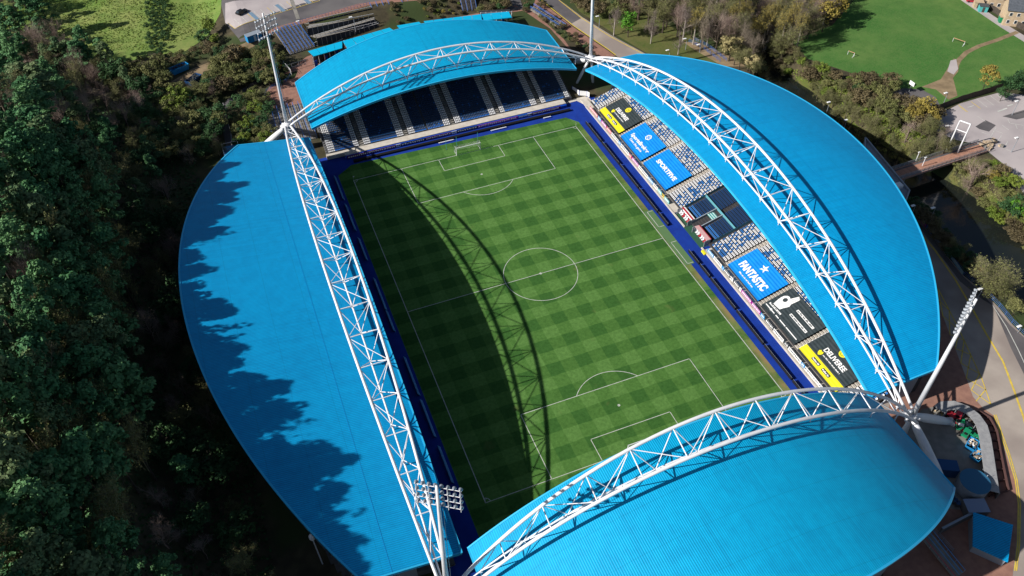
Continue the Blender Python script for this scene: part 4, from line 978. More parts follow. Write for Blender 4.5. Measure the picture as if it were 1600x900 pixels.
for fp, tp, lb in (((1431,251),(1443,240),"first"), ((1441,259),(1452,248),"second")):
    q, hh = foot_h(fp, tp, 2.2); t = thing("bridge_lamp", f"short white lamp post, the {'upper' if lb=='first' else 'lower'} of the pair on the footbridge railings", "lamp", (q.x, q.y, 2.2), "lamps on the footbridge")
    rod("pole", (0,0,0), (0,0,hh), .09, M['white'], t); MB().box(-.35,.35,-.15,.15,hh,hh+.15).build("lamp_head", M['bwhite'], t)
t = thing("stone_abutment", "rubble stone abutment where the footbridge meets the car park", "abutment", tuple(P(1536,230,1.0)))
for i in range(26):
    rr = random.Random(i); MB().box(-.5,.5,-.4,.4,0,.45, Matrix.Translation((rr.uniform(-1,5), rr.uniform(-2,1.5), rr.uniform(0,.5))) @ Matrix.Rotation(rr.uniform(0,3),4,'Z')).build("stone", M['stone'] if i % 3 else M['conc'], t)
# corner building of the east stand
t = thing("stair_tower", "flat grey stair tower poking out from under the east roof beside the footbridge", "tower", (0, 0, 0))
pl = [tuple(P(u, v, 6)[:2]) for u, v in ((1352,215),(1421,298),(1411,326),(1350,260))]
MB().prism(pl, .5, 5.6).build("walls", M['wall'], t)
b = MB()
for i in range(4): a, c = pl[i], pl[(i+1) % 4]; b.bar((a[0], a[1], 5.9), (c[0], c[1], 5.9), .35, .7)
b.build("parapet", M['grey'], t); MB().box(-1.2,1.2,-.8,.8,5.6,6.6, Matrix.Translation((*P(1402,291,6)[:2], 0))).build("roof_unit", M['bwhite'], t)
# compound ring canopy ---------------------------------------------
arc_px = [(1468,640),(1475,634),(1493,633),(1511,640),(1524,650),(1534,664),(1539,682),(1543,707),(1547,735),(1552,768)]
arc_w = [tuple(P(u, v, 3.2)[:2]) for u, v in arc_px]
t = thing("curved_canopy", "grey curved canopy of panels wrapping round the junk filled compound", "canopy", (0, 0, 0))
dense = []
for a, c in zip(arc_w[:-1], arc_w[1:]):
    for j in range(3): dense.append(lerp2(a, c, j/3))
dense.append(arc_w[-1]); s_ = strip(dense, 2.4); n = len(dense); L_, R__ = s_[:n], s_[n:][::-1]
pan = mat("weathered_panel", (.36, .36, .36), .7, (.28, .28, .29), 1.2)
for i in range(n-1):
    b = MB()
    q = [Vector((*L_[i], 3.1)), Vector((*L_[i+1], 3.1)), Vector((*R__[i+1], 3.3)), Vector((*R__[i], 3.3))]; cc = sum(q, Vector())/4
    q = [cc+(x-cc)*.97 for x in q]; b.quad(*q); b.quad(*[x-Vector((0,0,.12)) for x in q[::-1]])
    for k in range(4): b.quad(q[k], q[k]-Vector((0,0,.12)), q[(k+1)%4]-Vector((0,0,.12)), q[(k+1)%4])
    b.build("panel", pan, t)
    if i % 3 == 0: rod("post", (*R__[i], .9), (*R__[i], 3.2), .08, M['grey'], t)
b = MB()
for i in range(n-1): b.bar((*L_[i], 1.9), (*L_[i+1], 1.9), .18, 2.2)
b.build("curved_wall", M['concd'], t)
t = thing("pergola_shadow_bays", "dark square bays standing in for pergola shadow outside the curved canopy", "wall", (0, 0, 0))  # low dark bars put in for pergola shadows lying on the brick paving
ow = [tuple(P(u, v, 1)[:2]) for u, v in ((1528,645),(1545,655),(1556,676),(1561,705),(1567,735),(1574,768))]
b = MB()
for a, c in zip(ow[:-1], ow[1:]): b.bar((*a, 1.4), (*c, 1.4), .25, .8)
b.build("shadow_edge_bar", mat("pergola_shadow_brick", (.10, .05, .045), .9), t)
for i in range(11):
    p_ = along(ow, i/10); q_ = along([(x, y) for x, y in dense[8:]], i/10); MB().bar((*p_, 1.35), (*q_, 1.35), .15, .6).build("shadow_cross_bar", mat("pergola_shadow_brick", (.1,.05,.045)), t)
# machinery and junk in the compound
def skip(px, lab, m, rot=0, L=3.4, W_=1.9, z0=1.06, fill='mix', nm="waste_skip", Hh=1.3):
    p_ = P(*px, z0+.8); t = thing(nm, lab, "skip", (p_.x, p_.y, z0), None, rot)
    b = MB(); a, c, e, f = L/2, W_/2, L/2-.45, W_/2-.12
    v0 = [(-e,-f,.1),(e,-f,.1),(e,f,.1),(-e,f,.1)]; v1 = [(-a,-c,Hh),(a,-c,Hh),(a,c,Hh),(-a,c,Hh)]
    b.v = v0+v1+[(x*.93, y*.93, z) for x, y, z in v0]+[(x*.93, y*.93, z) for x, y, z in v1]
    b.f = [(0,3,2,1)]+[(i,(i+1)%4,4+(i+1)%4,4+i) for i in range(4)]+[(8,9,10,11)]+[(8+(i+1)%4,8+i,12+i,12+(i+1)%4) for i in range(4)]+[(4+i,4+(i+1)%4,12+(i+1)%4,12+i) for i in range(4)]
    b.build("bin_body", m, t)
    for s in (-1, 1):
        for i in range(4): MB().box(-a+.5+i*(L-1)/3-.05, -a+.5+i*(L-1)/3+.05, s*c*.96-.06, s*c*.96+.06, .2, Hh).build("rib", m, t)
    rr = random.Random(px[0]); b = MB(); cols = ['bwhite', 'conc', 'dgrey', 'stone', 'fence', 'lblue']
    for i in range(26):
        x, y = rr.uniform(-e*.8, e*.8), rr.uniform(-f*.8, f*.8); s = rr.uniform(.12, .32)
        q = MB().box(-s, s, -s*.6, s*.6, -.08, .12, Matrix.Translation((x, y, Hh-.25+rr.uniform(0,.35))) @ Matrix.Rotation(rr.uniform(0,3),4,'Z') @ Matrix.Rotation(rr.uniform(-.6,.6),4,'X'))
        q.build("rubbish_piece", M[rr.choice(cols) if fill == 'mix' else fill], t)
    return t
skip((1519,695), "blue skip full of rubbish, the upper of the two inside the compound", M['lblue'], .5, 2.9); skip((1527,712), "blue skip heaped with white rubbish, the lower of the two in the compound", M['lblue'], .3, 3.0)
def tractor(px, lab, m, rot, z0=1.06):
    p_ = P(*px, z0+.8); t = thing("utility_tractor", lab, "tractor", (p_.x, p_.y, z0), None, rot)
    MB().box(-.2,1.5,-.42,.42,.55,1.25).build("bonnet", m, t); MB().box(-1.25,-.1,-.6,.6,.6,1.0).build("rear_body", m, t); MB().box(-1.1,.0,-.62,.62,2.05,2.15).build("cab_roof", m, t)
    for x in (-1.05,-.05):
        for y in (-.55,.55): rod("cab_post", (x,y,1.0),(x,y,2.05),.04,M['dgrey'],t,6)
    MB().box(-.8,-.3,-.25,.25,1.0,1.3).build("seat", M['black'], t)
    for x, r in ((-.85,.62),(1.05,.4)):
        for s in (-1, 1): rod("wheel", (x, s*.62, r), (x, s*.88, r), r, M['black'], t, 14)
tractor((1510,676), "green tractor parked inside the compound beside the canopy", M['green'], .4); tractor((1524,684), "green mower tractor beside the curved canopy, nearest to it", M['green'], 1.5)
tractor((1491,650), "small red machine parked among the junk by the pylon leg", M['red'], 2.1)
t = thing("mower_trailer", "dark green trailer with a white drum beside the green tractors", "trailer", (*P(1501,662,1.9)[:2], 1.06), None, .9)
MB().box(-1.5,1.5,-.8,.8,.5,.62).build("bed", M['green'], t); MB().box(-1.5,1.5,-.84,-.78,.62,1.0).build("side_board", M['green'], t); MB().box(-1.5,1.5,.78,.84,.62,1.0).build("side_board", M['green'], t)
rod("drum", (-.4,-.5,1.0), (-.4,.5,1.0), .35, M['bwhite'], t, 12)
for s in (-1,1): rod("wheel", (0,s*.8,.4),(0,s*1.0,.4),.4,M['black'],t,12)
jl = [("conc","plastic sack"),("dgrey","black sack"),("bwhite","white sack"),("stone","timber pallet"),("fence","broken crate"),("seatblue","blue crate"),("red","red drum"),("byel","yellow box"),("wall","grey cabinet"),("black","old tyre")]
for i in range(34):
    rr = random.Random(100+i); u = 1458+rr.uniform(0,62); v = 641+(u-1458)*.45+rr.uniform(-4,16); mm, nm = jl[i % 10]; p_ = P(u, v, 1.1); s = rr.uniform(.3,.6)
    t = thing("junk_item", f"{nm} in the junk heap between the pylon leg and the curved canopy", "junk", (p_.x, p_.y, 1.08), "junk in the compound", rr.uniform(0,3))
    if 'tyre' in nm or 'drum' in nm: rod("body", (0,0,0),(0,0,.3 if 'tyre' in nm else .9),s*.8,M[mm],t,12); rod("lid", (0,0,.3 if 'tyre' in nm else .9),(0,0,.34 if 'tyre' in nm else .95),s*.5,M['dgrey'],t,10)
    else: MB().box(-s,s,-s*.7,s*.7,0,s).build("body", M[mm], t); MB().box(-s*.9,s*.9,-s*.6,s*.6,s,s+.06).build("lid", M['grey' if i % 2 else mm], t)
# tank, boxes, shed
p_ = P(1524, 752, 4.2); t = thing("storage_tank", "round dark blue topped tank in the shade beside the south stand", "tank", (p_.x, p_.y, 1.05))
MB().tube([(0,0,0),(0,0,3.0),(0,0,3.15)],[2.75,2.75,2.7],36).build("shell", M['grey'], t); MB().tube([(0,0,3.15),(0,0,3.25)],[2.8,2.75],36).build("lid", mat("tank_lid_blue", (.03,.13,.24), .5), t); rod("ladder_rail", (2.8,0,0),(2.8,0,3.6),.04,M['white'],t,6)
p_ = P(1526, 790, 3.3); t = thing("plant_container", "grey flat topped container between the tank and the blue shed", "container", (p_.x, p_.y, 1.05), None, -.35)
MB().box(-1.9,1.9,-1.3,1.3,0,2.2).build("body", M['concd'], t); MB().box(-2,2,-1.4,1.4,2.2,2.32).build("lid", mat("pale_blue_grey", (.22,.27,.38), .7), t); MB().box(-.5,.5,-1.34,-1.3,.1,1.9).build("door", M['dgrey'], t)
p_ = P(1474, 728, 3.0); t = thing("shipping_container", "navy container tucked under the edge of the south roof", "container", (p_.x, p_.y, 1.05), None, -.5)
MB().box(-2.6,2.6,-1.2,1.2,0,2.4).build("body", M['navy'], t); MB().box(-2.62,2.62,-1.22,1.22,2.4,2.46).build("lid", mat("blue_container_lid", (.01,.06,.18), .5), t)
for i in range(8): MB().box(-2.4+i*.65,-2.3+i*.65,-1.24,-1.2,.1,2.3).build("rib", M['navy'], t)
q = [P(u, v, zz) for (u, v), zz in zip(((1521,800),(1583,820),(1575,878),(1520,853)), (4.3,4.3,3.3,3.3))]; t = thing("blue_roofed_shed", "square shed with a royal blue sheet roof at the lower right", "shed", (0, 0, 0))
b = MB(); b.quad(q[3], q[2], q[1], q[0]); b.quad(*[x-Vector((0,0,.25)) for x in q])
for k in range(4): b.quad(q[k], q[(k+1)%4], q[(k+1)%4]-Vector((0,0,.25)), q[k]-Vector((0,0,.25)))
me = b.mesh("roof", M['roofx']); nrm(me); link("roof", me, t)
c = sum(q, Vector())/4; w_ = [c+(x-c)*.93 for x in q]
for k in range(4):
    b = MB(); a_, c_ = w_[k], w_[(k+1)%4]; b.quad((a_.x,a_.y,1), (c_.x,c_.y,1), (c_.x,c_.y,c_.z-.25), (a_.x,a_.y,a_.z-.25)); b.build("wall", M['wall'], t)
for i, px in enumerate(((1489,778),(1493,782),(1497,786))):
    p_ = P(*px, 2.0); t = thing("wheelie_bin", "dark wheelie bin in the shade by the edge of the south roof", "bin", (p_.x, p_.y, 1.05), "wheelie bins by the south stand", -.6)
    MB().box(-.35,.35,-.4,.4,.1,1.1).build("body", M['dgrey'], t); MB().box(-.38,.38,-.45,.42,1.1,1.18).build("lid", M['navy'], t); rod("wheel", (-.3,.42,.12),(.3,.42,.12),.12,M['black'],t,8)
# steps out of the south stand at the lower right
t = thing("exit_staircase", "shaded exit staircase with red and blue handrails at the bottom right", "staircase", (0, 0, 0))
a_, c_ = P(1446,836,3.2), P(1498,900,1.1); d_ = (c_-a_)/16; sw = Vector((-d_.y, d_.x, 0)).normalized()
for i in range(16): MB().bar(a_+d_*i, a_+d_*(i+1)-Vector((0,0,d_.z)), 2.4, .18).build("step", M['conc'], t)
for o, mm in ((-1.2,'red'),(-.4,'lblue'),(.4,'lblue'),(1.2,'lblue')): rod("handrail", a_+sw*o+Vector((0,0,1)), c_+sw*o+Vector((0,0,1)), .06, M[mm], t, 6)
for o in (-1.2, 1.2):
    for i in range(0, 17, 4): q_ = a_+d_*i+sw*o; rod("baluster", q_, q_+Vector((0,0,1)), .04, M['grey'], t, 6)
seg_rail("compound_fence", "thin rail beside the exit staircase at the bottom right", "railing", [tuple(P(1457,828,1)[:2]), tuple(P(1487,862,1)[:2])], 1.1, M['grey'])
t = thing("boundary_wall", "dark wall running from the staircase to the blue shed", "wall", (0,0,0)); a_, c_ = P(1466,834,1), P(1528,802,1); MB().bar((a_.x,a_.y,2.0),(c_.x,c_.y,2.0),.3,2.0).build("masonry", M['concd'], t); MB().bar((a_.x,a_.y,3.05),(c_.x,c_.y,3.05),.4,.1).build("coping", M['wall'], t)

# north entrance canopy ---------------------------------------------
t = thing("turnstile_block", "long low block with bright cyan canopy along the back of the north stand", "building", (0, 0, 0))
cy = mat("bright_cyan_canopy", (.0, .42, .70), .45)
segs = [((482,80),(609,42),(616,50),(490,89)), ((619,41),(655,34),(662,43),(624,50)), ((662,33),(792,18),(800,28),(668,42))]
def canpanel(pxs, z=5.0, inner=5.5):
    A0, A1, B1, B0 = [P(u, v, z) for u, v in pxs]
    n = max(1, int((A1-A0).length/3.0))
    for i in range(n):
        a, c = A0.lerp(A1, i/n), A0.lerp(A1, (i+1)/n-.006); e, g = B0.lerp(B1, i/n), B0.lerp(B1, (i+1)/n-.006)
        b = MB(); b.quad(a, c, g+Vector((0,0,.25)), e+Vector((0,0,.25)))
        b.quad(a, a-Vector((0,0,.3)), c-Vector((0,0,.3)), c); b.quad(e, e+Vector((0,0,.25)), g+Vector((0,0,.25)), g)
        me = b.mesh("canopy_sheet", cy); nrm(me); 
        if me.polygons[0].normal.z < 0: me.flip_normals()
        link("canopy_sheet", me, t)
canpanel(((481,80),(535,64),(535,76),(490,89))); canpanel(((535,64),(609,43),(640,64),(550,88))); canpanel(((620,40),(655,34),(672,52),(636,60)))
canpanel(((662,33),(752,22),(756,47),(672,52))); canpanel(((752,22),(795,18),(800,28),(756,33)))
for px0, px1, n in (((492,104),(540,78),6), ((752,34),(800,32),6)):
    a_, c_ = P(*px0, 1.2), P(*px1, 1.2)
    for i in range(n+1):
        q_ = a_.lerp(c_, i/n); MB().box(q_.x-.12,q_.x+.12,q_.y-.12,q_.y+.12,.9,4.7).build("column", M['white'], t)
        if i < n and i % 2 == 0: r_ = a_.lerp(c_, (i+.6)/n); MB().bar((q_.x,q_.y+.3,1.9),(r_.x,r_.y+.3,1.9),.15,1.9).build("turnstile_door", M['bluew'], t)
    MB().bar((a_.x,a_.y,4.5),(c_.x,c_.y,4.5),.15,.3).build("lintel", M['grey'], t); MB().bar((a_.x,a_.y+1.6,2.8),(c_.x,c_.y+1.6,2.8),.15,3.6).build("back_wall", M['dgrey'], t)
seg_rail("entrance_gates", "tall grey gates closing the brick forecourt left of the north stand", "gate", [tuple(P(447,113,1)[:2]), tuple(P(489,100,1)[:2])], 2.4, M['grey'], 2.4, 2)
seg_rail("white_fence_panel", "white mesh fence beside the far left floodlight mast", "fence", [tuple(P(427,100,1)[:2]), tuple(P(436,116,1)[:2])], 2.2, M['bwhite'], 1.2, 5); seg_rail("white_fence_panel", "white mesh fence left of the grey entrance gates", "fence", [tuple(P(444,104,1)[:2]), tuple(P(456,118,1)[:2])], 2.2, M['bwhite'], 1.2, 5)
seg_rail("kerb_rail", "curved dark blue rail round the brick terrace left of the north stand", "railing", [tuple(P(u,v,1)[:2]) for u, v in ((454,120),(448,128),(430,135),(417,144),(413,158),(416,172),(425,205))], 1.1, bluerail, 2.0, 3)
# flights of steps with blue rails ----------------------------------
def flight(tl, tr_, bl_, br_, zt, zb, n, nr, lab, landing=None):
    t = thing("outdoor_steps", lab, "steps", (0, 0, 0), "flights of steps with blue handrails"); TL, TR_, BL, BR = P(*tl, zt), P(*tr_, zt), P(*bl_, zb), P(*br_, zb)
    for i in range(n):
        a, c = TL.lerp(BL, i/n), TL.lerp(BL, (i+1)/n); e, g = TR_.lerp(BR, i/n), TR_.lerp(BR, (i+1)/n); z = zt+(zb-zt)*i/n+.12
        b = MB(); b.v = [(a.x,a.y,z),(c.x,c.y,z),(g.x,g.y,z),(e.x,e.y,z)]+[(q.x,q.y,z-.7) for q in (a,c,g,e)]; b.f = [(0,1,2,3),(0,4,5,1),(1,5,6,2),(2,6,7,3),(3,7,4,0)]
        me = b.mesh("step", M['conc'] if i % 2 else mat("step_stone", (.19,.165,.14), .95)); nrm(me); link("step", me, t)
    for r in range(nr):
        f = r/(nr-1); a, c = TL.lerp(TR_, f), BL.lerp(BR, f); q = MB(); q.bar(a+Vector((0,0,1.1)), c+Vector((0,0,1.1)), .12)
        q.bar(a+Vector((0,0,.7)), c+Vector((0,0,.7)), .08)
        q.build("handrail", bluerail, t)
        for j in range(6): p_ = a.lerp(c, j/5); rod("rail_post", p_, p_+Vector((0,0,1.1)), .045, bluerail, t, 6)
flight((429,49),(466,38),(454,86),(492,74), 5.5, 1.0, 24, 8, "wide left flight of steps with blue handrails below the north car park")
flight((578,8),(606,3),(594,43),(617,37), 5.5, 1.0, 24, 4, "flight of steps with blue handrails right of the zigzag ramps"); flight((626,0),(652,-6),(640,33),(663,27), 5.5, 1.0, 24, 4, "middle flight of steps with blue handrails above the north stand")
flight((718,-4),(741,-8),(724,22),(745,18), 5.5, 1.0, 24, 4, "right flight of steps with blue handrails among the shrubs")
flight((416,173),(474,161),(430,232),(496,216), 2.4, 1.0, 22, 8, "long flight of steps with blue handrails under the far left pylon")
flight((829,14),(834,10),(878,46),(884,42), 2.6, 1.2, 14, 2, "narrow steps with blue rails by the road beyond the north stand")
# zigzag ramps
t = thing("zigzag_ramps", "zigzag wheelchair ramps with dark walls between the two left flights of steps", "ramp", (0, 0, 0))
def rp(u, v, z): return P(u, v, z)
walls = [((468,37,5.5),(580,8,5.5)), ((484,42,4.2),(582,15,5.3)), ((481,52,4.0),(584,27,4.0)), ((494,61,2.6),(586,33,3.8)), ((496,67,2.4),(590,40,2.4)), ((492,73,1.0),(593,46,1.0))]
for i in range(5):
    a0, a1 = rp(*walls[i][0]), rp(*walls[i][1]); b0, b1 = rp(*walls[i+1][0]), rp(*walls[i+1][1]); zz0, zz1 = [(5.4,5.4),(5.2,4.2),(3.0,4.0),(3.6,2.6),(1.4,2.2)][i]
    b = MB(); b.v = [(a0.x,a0.y,zz0),(a1.x,a1.y,zz1),(b1.x,b1.y,zz1),(b0.x,b0.y,zz0)]; b.f = [(0,1,2,3)]; me = b.mesh("ramp_slab", M['conc']); nrm(me)
    if me.polygons[0].normal.z < 0: me.flip_normals()
    link("ramp_slab", me, t)
    b = MB(); b.quad((b0.x,b0.y,-.5),(b1.x,b1.y,-.5),(b1.x,b1.y,zz1+.5),(b0.x,b0.y,zz0+.5)); b.build("dark_wall", mat("dark_navy_boarding", (.03,.04,.06), .7), t)
    for j in range(14):
        q_ = b0.lerp(b1, j/13); zq = zz0+(zz1-zz0)*j/13; MB().box(q_.x-.06,q_.x+.06,q_.y-.10,q_.y+.02,.2,zq+1.2).build("fence_post", M['grey'], t)
    MB().bar((b0.x,b0.y,zz0+1.15),(b1.x,b1.y,zz1+1.15),.1).build("top_rail", M['white'], t)
seg_rail("ramp_top_railing", "row of blue posts along the top of the zigzag ramps", "railing", [tuple(P(468,36,5.5)[:2]), tuple(P(578,7,5.5)[:2])], 1.1, bluerail, 1.2, 2)
# left-hand items
def tipskip(px, rot, lab, m, L=6.2, fill='fence'):
    p_ = G(*px, 1.0); return skip((px[0], px[1]), lab, m, rot, L, 2.5, tz(p_.x, p_.y)+.05, fill, Hh=1.9)
tipskip((280,108), .42, "long blue roll-on skip heaped with brown cuttings beside the earth track", M['lblue']); tipskip((303,126), .75, "dark navy roll-on skip in the bushes below the blue one", M['navy'], 5.5, 'dgrey')
p_ = G(377, 17, 1.0); t = thing("parked_car", "black car parked in the corner of the north car park", "car", (p_.x, p_.y, tz(p_.x, p_.y)+.09), None, .55)
cb = mat("black_car_paint", (.012,.010,.012), .25, spec=.6)
b = MB(); b.v = [(-2.1,-.85,.35),(2.1,-.85,.35),(2.1,.85,.35),(-2.1,.85,.35),(-2.1,-.82,.9),(2.1,-.8,.82),(2.1,.8,.82),(-2.1,.82,.9)]; b.f = [(0,3,2,1),(4,5,6,7),(0,1,5,4),(1,2,6,5),(2,3,7,6),(3,0,4,7)]; b.build("body", cb, t)
b = MB(); b.v = [(-1.9,-.78,.88),(1.0,-.78,.86),(1.0,.78,.86),(-1.9,.78,.88),(-1.5,-.62,1.45),(.3,-.62,1.45),(.3,.62,1.45),(-1.5,.62,1.45)]; b.f = [(4,5,6,7),(0,1,5,4),(1,2,6,5),(2,3,7,6),(3,0,4,7)]; b.build("cabin_glass", M['glassd'], t); MB().box(-1.4,.2,-.6,.6,1.45,1.49).build("roof", cb, t)
for x in (-1.3, 1.3):
    for s in (-1, 1): rod("wheel", (x, s*.7, .33), (x, s*.9, .33), .33, M['black'], t, 12)
p_ = G(397, 60, 0.5); t = thing("site_cabin", "small blue and white cabin at the entrance to the earth track", "cabin", (p_.x, p_.y, tz(p_.x,p_.y)), None, .3); MB().box(-2.6,2.6,-1.1,1.1,0,2.3).build("body", M['lblue'], t); MB().box(-2.7,2.7,-1.2,1.2,2.3,2.4).build("roof", M['wall'], t); MB().box(-.4,.4,-1.14,-1.1,.1,2.0).build("door", M['bwhite'], t)
seg_rail("path_railing", "pale railing along the footpath left of the west stand", "railing", [tuple(P(u,v,1)[:2]) for u, v in ((350,166),(356,190),(362,212),(364,236))], 1.2, M['white'], 1.6, 3)
t = thing("steel_platform", "small blue steel platform where the footpath reaches the west roof", "platform", (*P(362,236,3)[:2], 1))
MB().box(-2.2,2.2,-3.0,3.0,1.8,1.95).build("deck", mat("blue_steel_deck", (.05,.18,.35), .6), t)
for x in (-2.2, 2.2):
    for y in (-3, 0, 3): rod("leg", (x,y,0),(x,y,3.0),.08,M['white'],t,6)
for y in (-3, 3): rod("rail", (-2.2,y,3),(2.2,y,3),.05,M['white'],t,6)
for x in (-2.2, 2.2): rod("rail", (x,-3,3),(x,3,3),.05,M['white'],t,6)
p_ = P(498, 851, 8); t = thing("camera_dome_post", "white capped post standing at the edge of the west roof", "post", (p_.x-.6, p_.y, 1)); rod("pole", (0,0,0),(0,0,10.2),.12,M['white'],t); MB().tube([(0,0,9.4),(0,0,9.9),(0,0,10.6),(0,0,11.1)],[.35,.5,.5,.2],12).build("cap", M['bwhite'], t, smooth=True)
# fences, hoop, goals, houses on the right
def board_fence(pts, lab, h, nb):
    t = thing("timber_fence", lab, "fence", (0,0,0)); tot = sum(math.hypot(c[0]-a[0], c[1]-a[1]) for a, c in zip(pts[:-1], pts[1:])); sh = {}
    n = min(nb, int(tot/.45))
    for i in range(n):
        a = along(pts, i/n); c = along(pts, (i+.93)/n); z = tz(*a); MB().bar((*a, z+h/2), (*c, z+h/2), .06, h*(1+.05*math.sin(i*7))).build("board", M['fence'], t)
board_fence(pw([(1462,174),(1474,169),(1500,159),(1530,150),(1564,140)]), "dark timber fence between the playing field and the east car park", 2.2, 110)
board_fence(pw([(1535,8),(1556,22),(1575,36),(1600,48),(1618,56)]), "brown timber fence along the gardens of the houses", 2.0, 110)
p_, hh = foot_h((1420,144), (1427,131), 1.0); t = thing("basketball_hoop", "white basketball backboard on a post at the edge of the small court", "hoop", (p_.x, p_.y, 1.0)); rod("post", (0,0,0),(0,0,hh),.1,M['grey'],t); MB().box(-.08,.08,-1.0,1.0,hh-.6,hh+.6).build("backboard", M['bwhite'], t); MB().box(.08,.6,-.25,.25,hh-.3,hh-.24).build("ring", M['red'], t)
for (u, v), r, lab in (((1497,68), 1.9, "rusty white goal frame standing on the playing field near the path"), ((1329,87), 1.1, "broken white goal frame lying on the left of the playing field")):
    p_ = P(u, v, 1); t = thing("field_goal_frame", lab, "goal frame", (p_.x, p_.y, 1.05), None, .9 if r > 2 else 2.0)
    rod("post", (-r,0,0),(-r,0,1.3),.07,M['white'],t); rod("post", (r,0,0),(r,0,1.3),.07,M['white'],t); rod("crossbar", (-r,0,1.3),(r,0,1.3),.10,mat("rusty_paint", (.45,.25,.15), .8),t); rod("brace", (-r,0,1.3),(-r,1.1,0),.05,M['white'],t)
def house(cx, cy, rot, L, W_, H, lab, wallm, chim=True):
    t = thing("terraced_house", lab, "house", (cx, cy, 1.0), "houses beyond the playing field", rot)
    b = MB(); b.box(-L/2, L/2, -W_/2, W_/2, 0, H); i = len(b.v); b.v += [(-L/2,-W_/2,H),(-L/2,W_/2,H),(-L/2,0,H+W_*.38),(L/2,-W_/2,H),(L/2,W_/2,H),(L/2,0,H+W_*.38)]; b.f += [(i,i+1,i+2),(i+3,i+5,i+4)]; b.build("walls", wallm, t)
    for s in (-1, 1):
        b = MB(); e = .35; q = [Vector((-L/2-e, s*(W_/2+e), H-.15)), Vector((L/2+e, s*(W_/2+e), H-.15)), Vector((L/2+e, 0, H+W_*.38+.08)), Vector((-L/2-e, 0, H+W_*.38+.08))]
        b.v = [tuple(x) for x in q]+[tuple(x+Vector((0,0,.15))) for x in q]; b.f = [(0,1,2,3),(4,5,6,7),(0,1,5,4),(1,2,6,5),(2,3,7,6),(3,0,4,7)]; me = b.mesh("roof_slope", M['slate']); nrm(me); link("roof_slope", me, t)
    for s in (-1, 1):
        for x in np.arange(-L/2+1.3, L/2-.8, 2.4):
            for z in (1.0, 3.6):
                if z+1.3 < H:
                    f = MB().box(x-.5,x+.5,min(s*W_/2,s*(W_/2+.06)),max(s*W_/2,s*(W_/2+.06)),z,z+1.25).build("window_frame", M['bwhite'], t); MB().box(x-.4,x+.4,min(s*(W_/2+.05),s*(W_/2+.09)),max(s*(W_/2+.05),s*(W_/2+.09)),z+.1,z+1.15).build("pane", M['glassd'], f)
        MB().box(.9,1.8,min(s*W_/2,s*(W_/2+.08)),max(s*W_/2,s*(W_/2+.08)),0,2.05).build("door", M['bluew'] if s > 0 else M['dgrey'], t)
    for x in (-L/2+.6, L/2-.6): MB().box(x-.35,x+.35,-.45,.45,H+W_*.25,H+W_*.38+1.2).build("chimney", M['stone'], t)
hp = [((1592,24), -.62, 10, 7.0, 5.6, "sandstone house with dark slate roof nearest the corner of the photo"), ((1566,-2), -.62, 10, 7.0, 5.6, "sandstone house with slate roof, second from the fence corner"), ((1532,-14), -.62, 9, 7, 5.4, "stone house cut by the top edge of the photo beyond the lane"), ((1618,4), -.62, 12, 7, 5.6, "slate roofed house at the far right top corner"), ((1598,-16), -.62, 12, 7, 5.6, "house in the second row behind the sandstone houses")]
for (px, r, L, W_, H, lab) in hp: p_ = P(*px, 3.5); house(p_.x, p_.y, r, L, W_, H, lab, M['stone'])
for px, mm, lab in (((1568,30),'green',"pale green garden shed against the timber fence"), ((1528,7),'stone',"cream flat roofed shed beside the lane"), ((1536,13),'teal',"dark shed with teal side near the lane")):
    p_ = P(*px, 2); t = thing("garden_shed", lab, "shed", (p_.x, p_.y, 1.05), None, -.6); MB().box(-1.4,1.4,-1.1,1.1,0,2.1).build("walls", M[mm], t); MB().box(-1.6,1.6,-1.3,1.3,2.1,2.25).build("roof", M['stone'] if mm != 'teal' else M['dgrey'], t); MB().box(-.4,.4,-1.14,-1.1,0,1.8).build("door", M['fence'], t)
for (px, mm, lab) in (((1519,1), M['red'], "red car parked at the top of the lane by the houses"),):
    p_ = P(*px, 1.5); t = thing("parked_car", lab, "car", (p_.x, p_.y, 1.1), None, -.6)
    MB().box(-2.0,2.0,-.85,.85,.3,.85).build("body", mm, t); b = MB(); b.v = [(-1.6,-.78,.85),(1.0,-.78,.85),(1.0,.78,.85),(-1.6,.78,.85),(-1.2,-.62,1.4),(.4,-.62,1.4),(.4,.62,1.4),(-1.2,.62,1.4)]; b.f = [(4,5,6,7),(0,1,5,4),(1,2,6,5),(2,3,7,6),(3,0,4,7)]; b.build("cabin_glass", M['glassd'], t)
    for x in (-1.25, 1.25):
        for s in (-1, 1): rod("wheel", (x, s*.7, .32), (x, s*.88, .32), .32, M['black'], t, 10)
seg_rail("river_path_railing", "blue railings beside the river path beyond the east roof", "railing", pw([(1076,66),(1100,78),(1125,97)]), 1.2, bluerail, 1.8, 3); seg_rail("river_path_railing", "blue railings on the right side of the river path", "railing", pw([(1082,62),(1106,74),(1135,96)]), 1.2, bluerail, 1.8, 3)

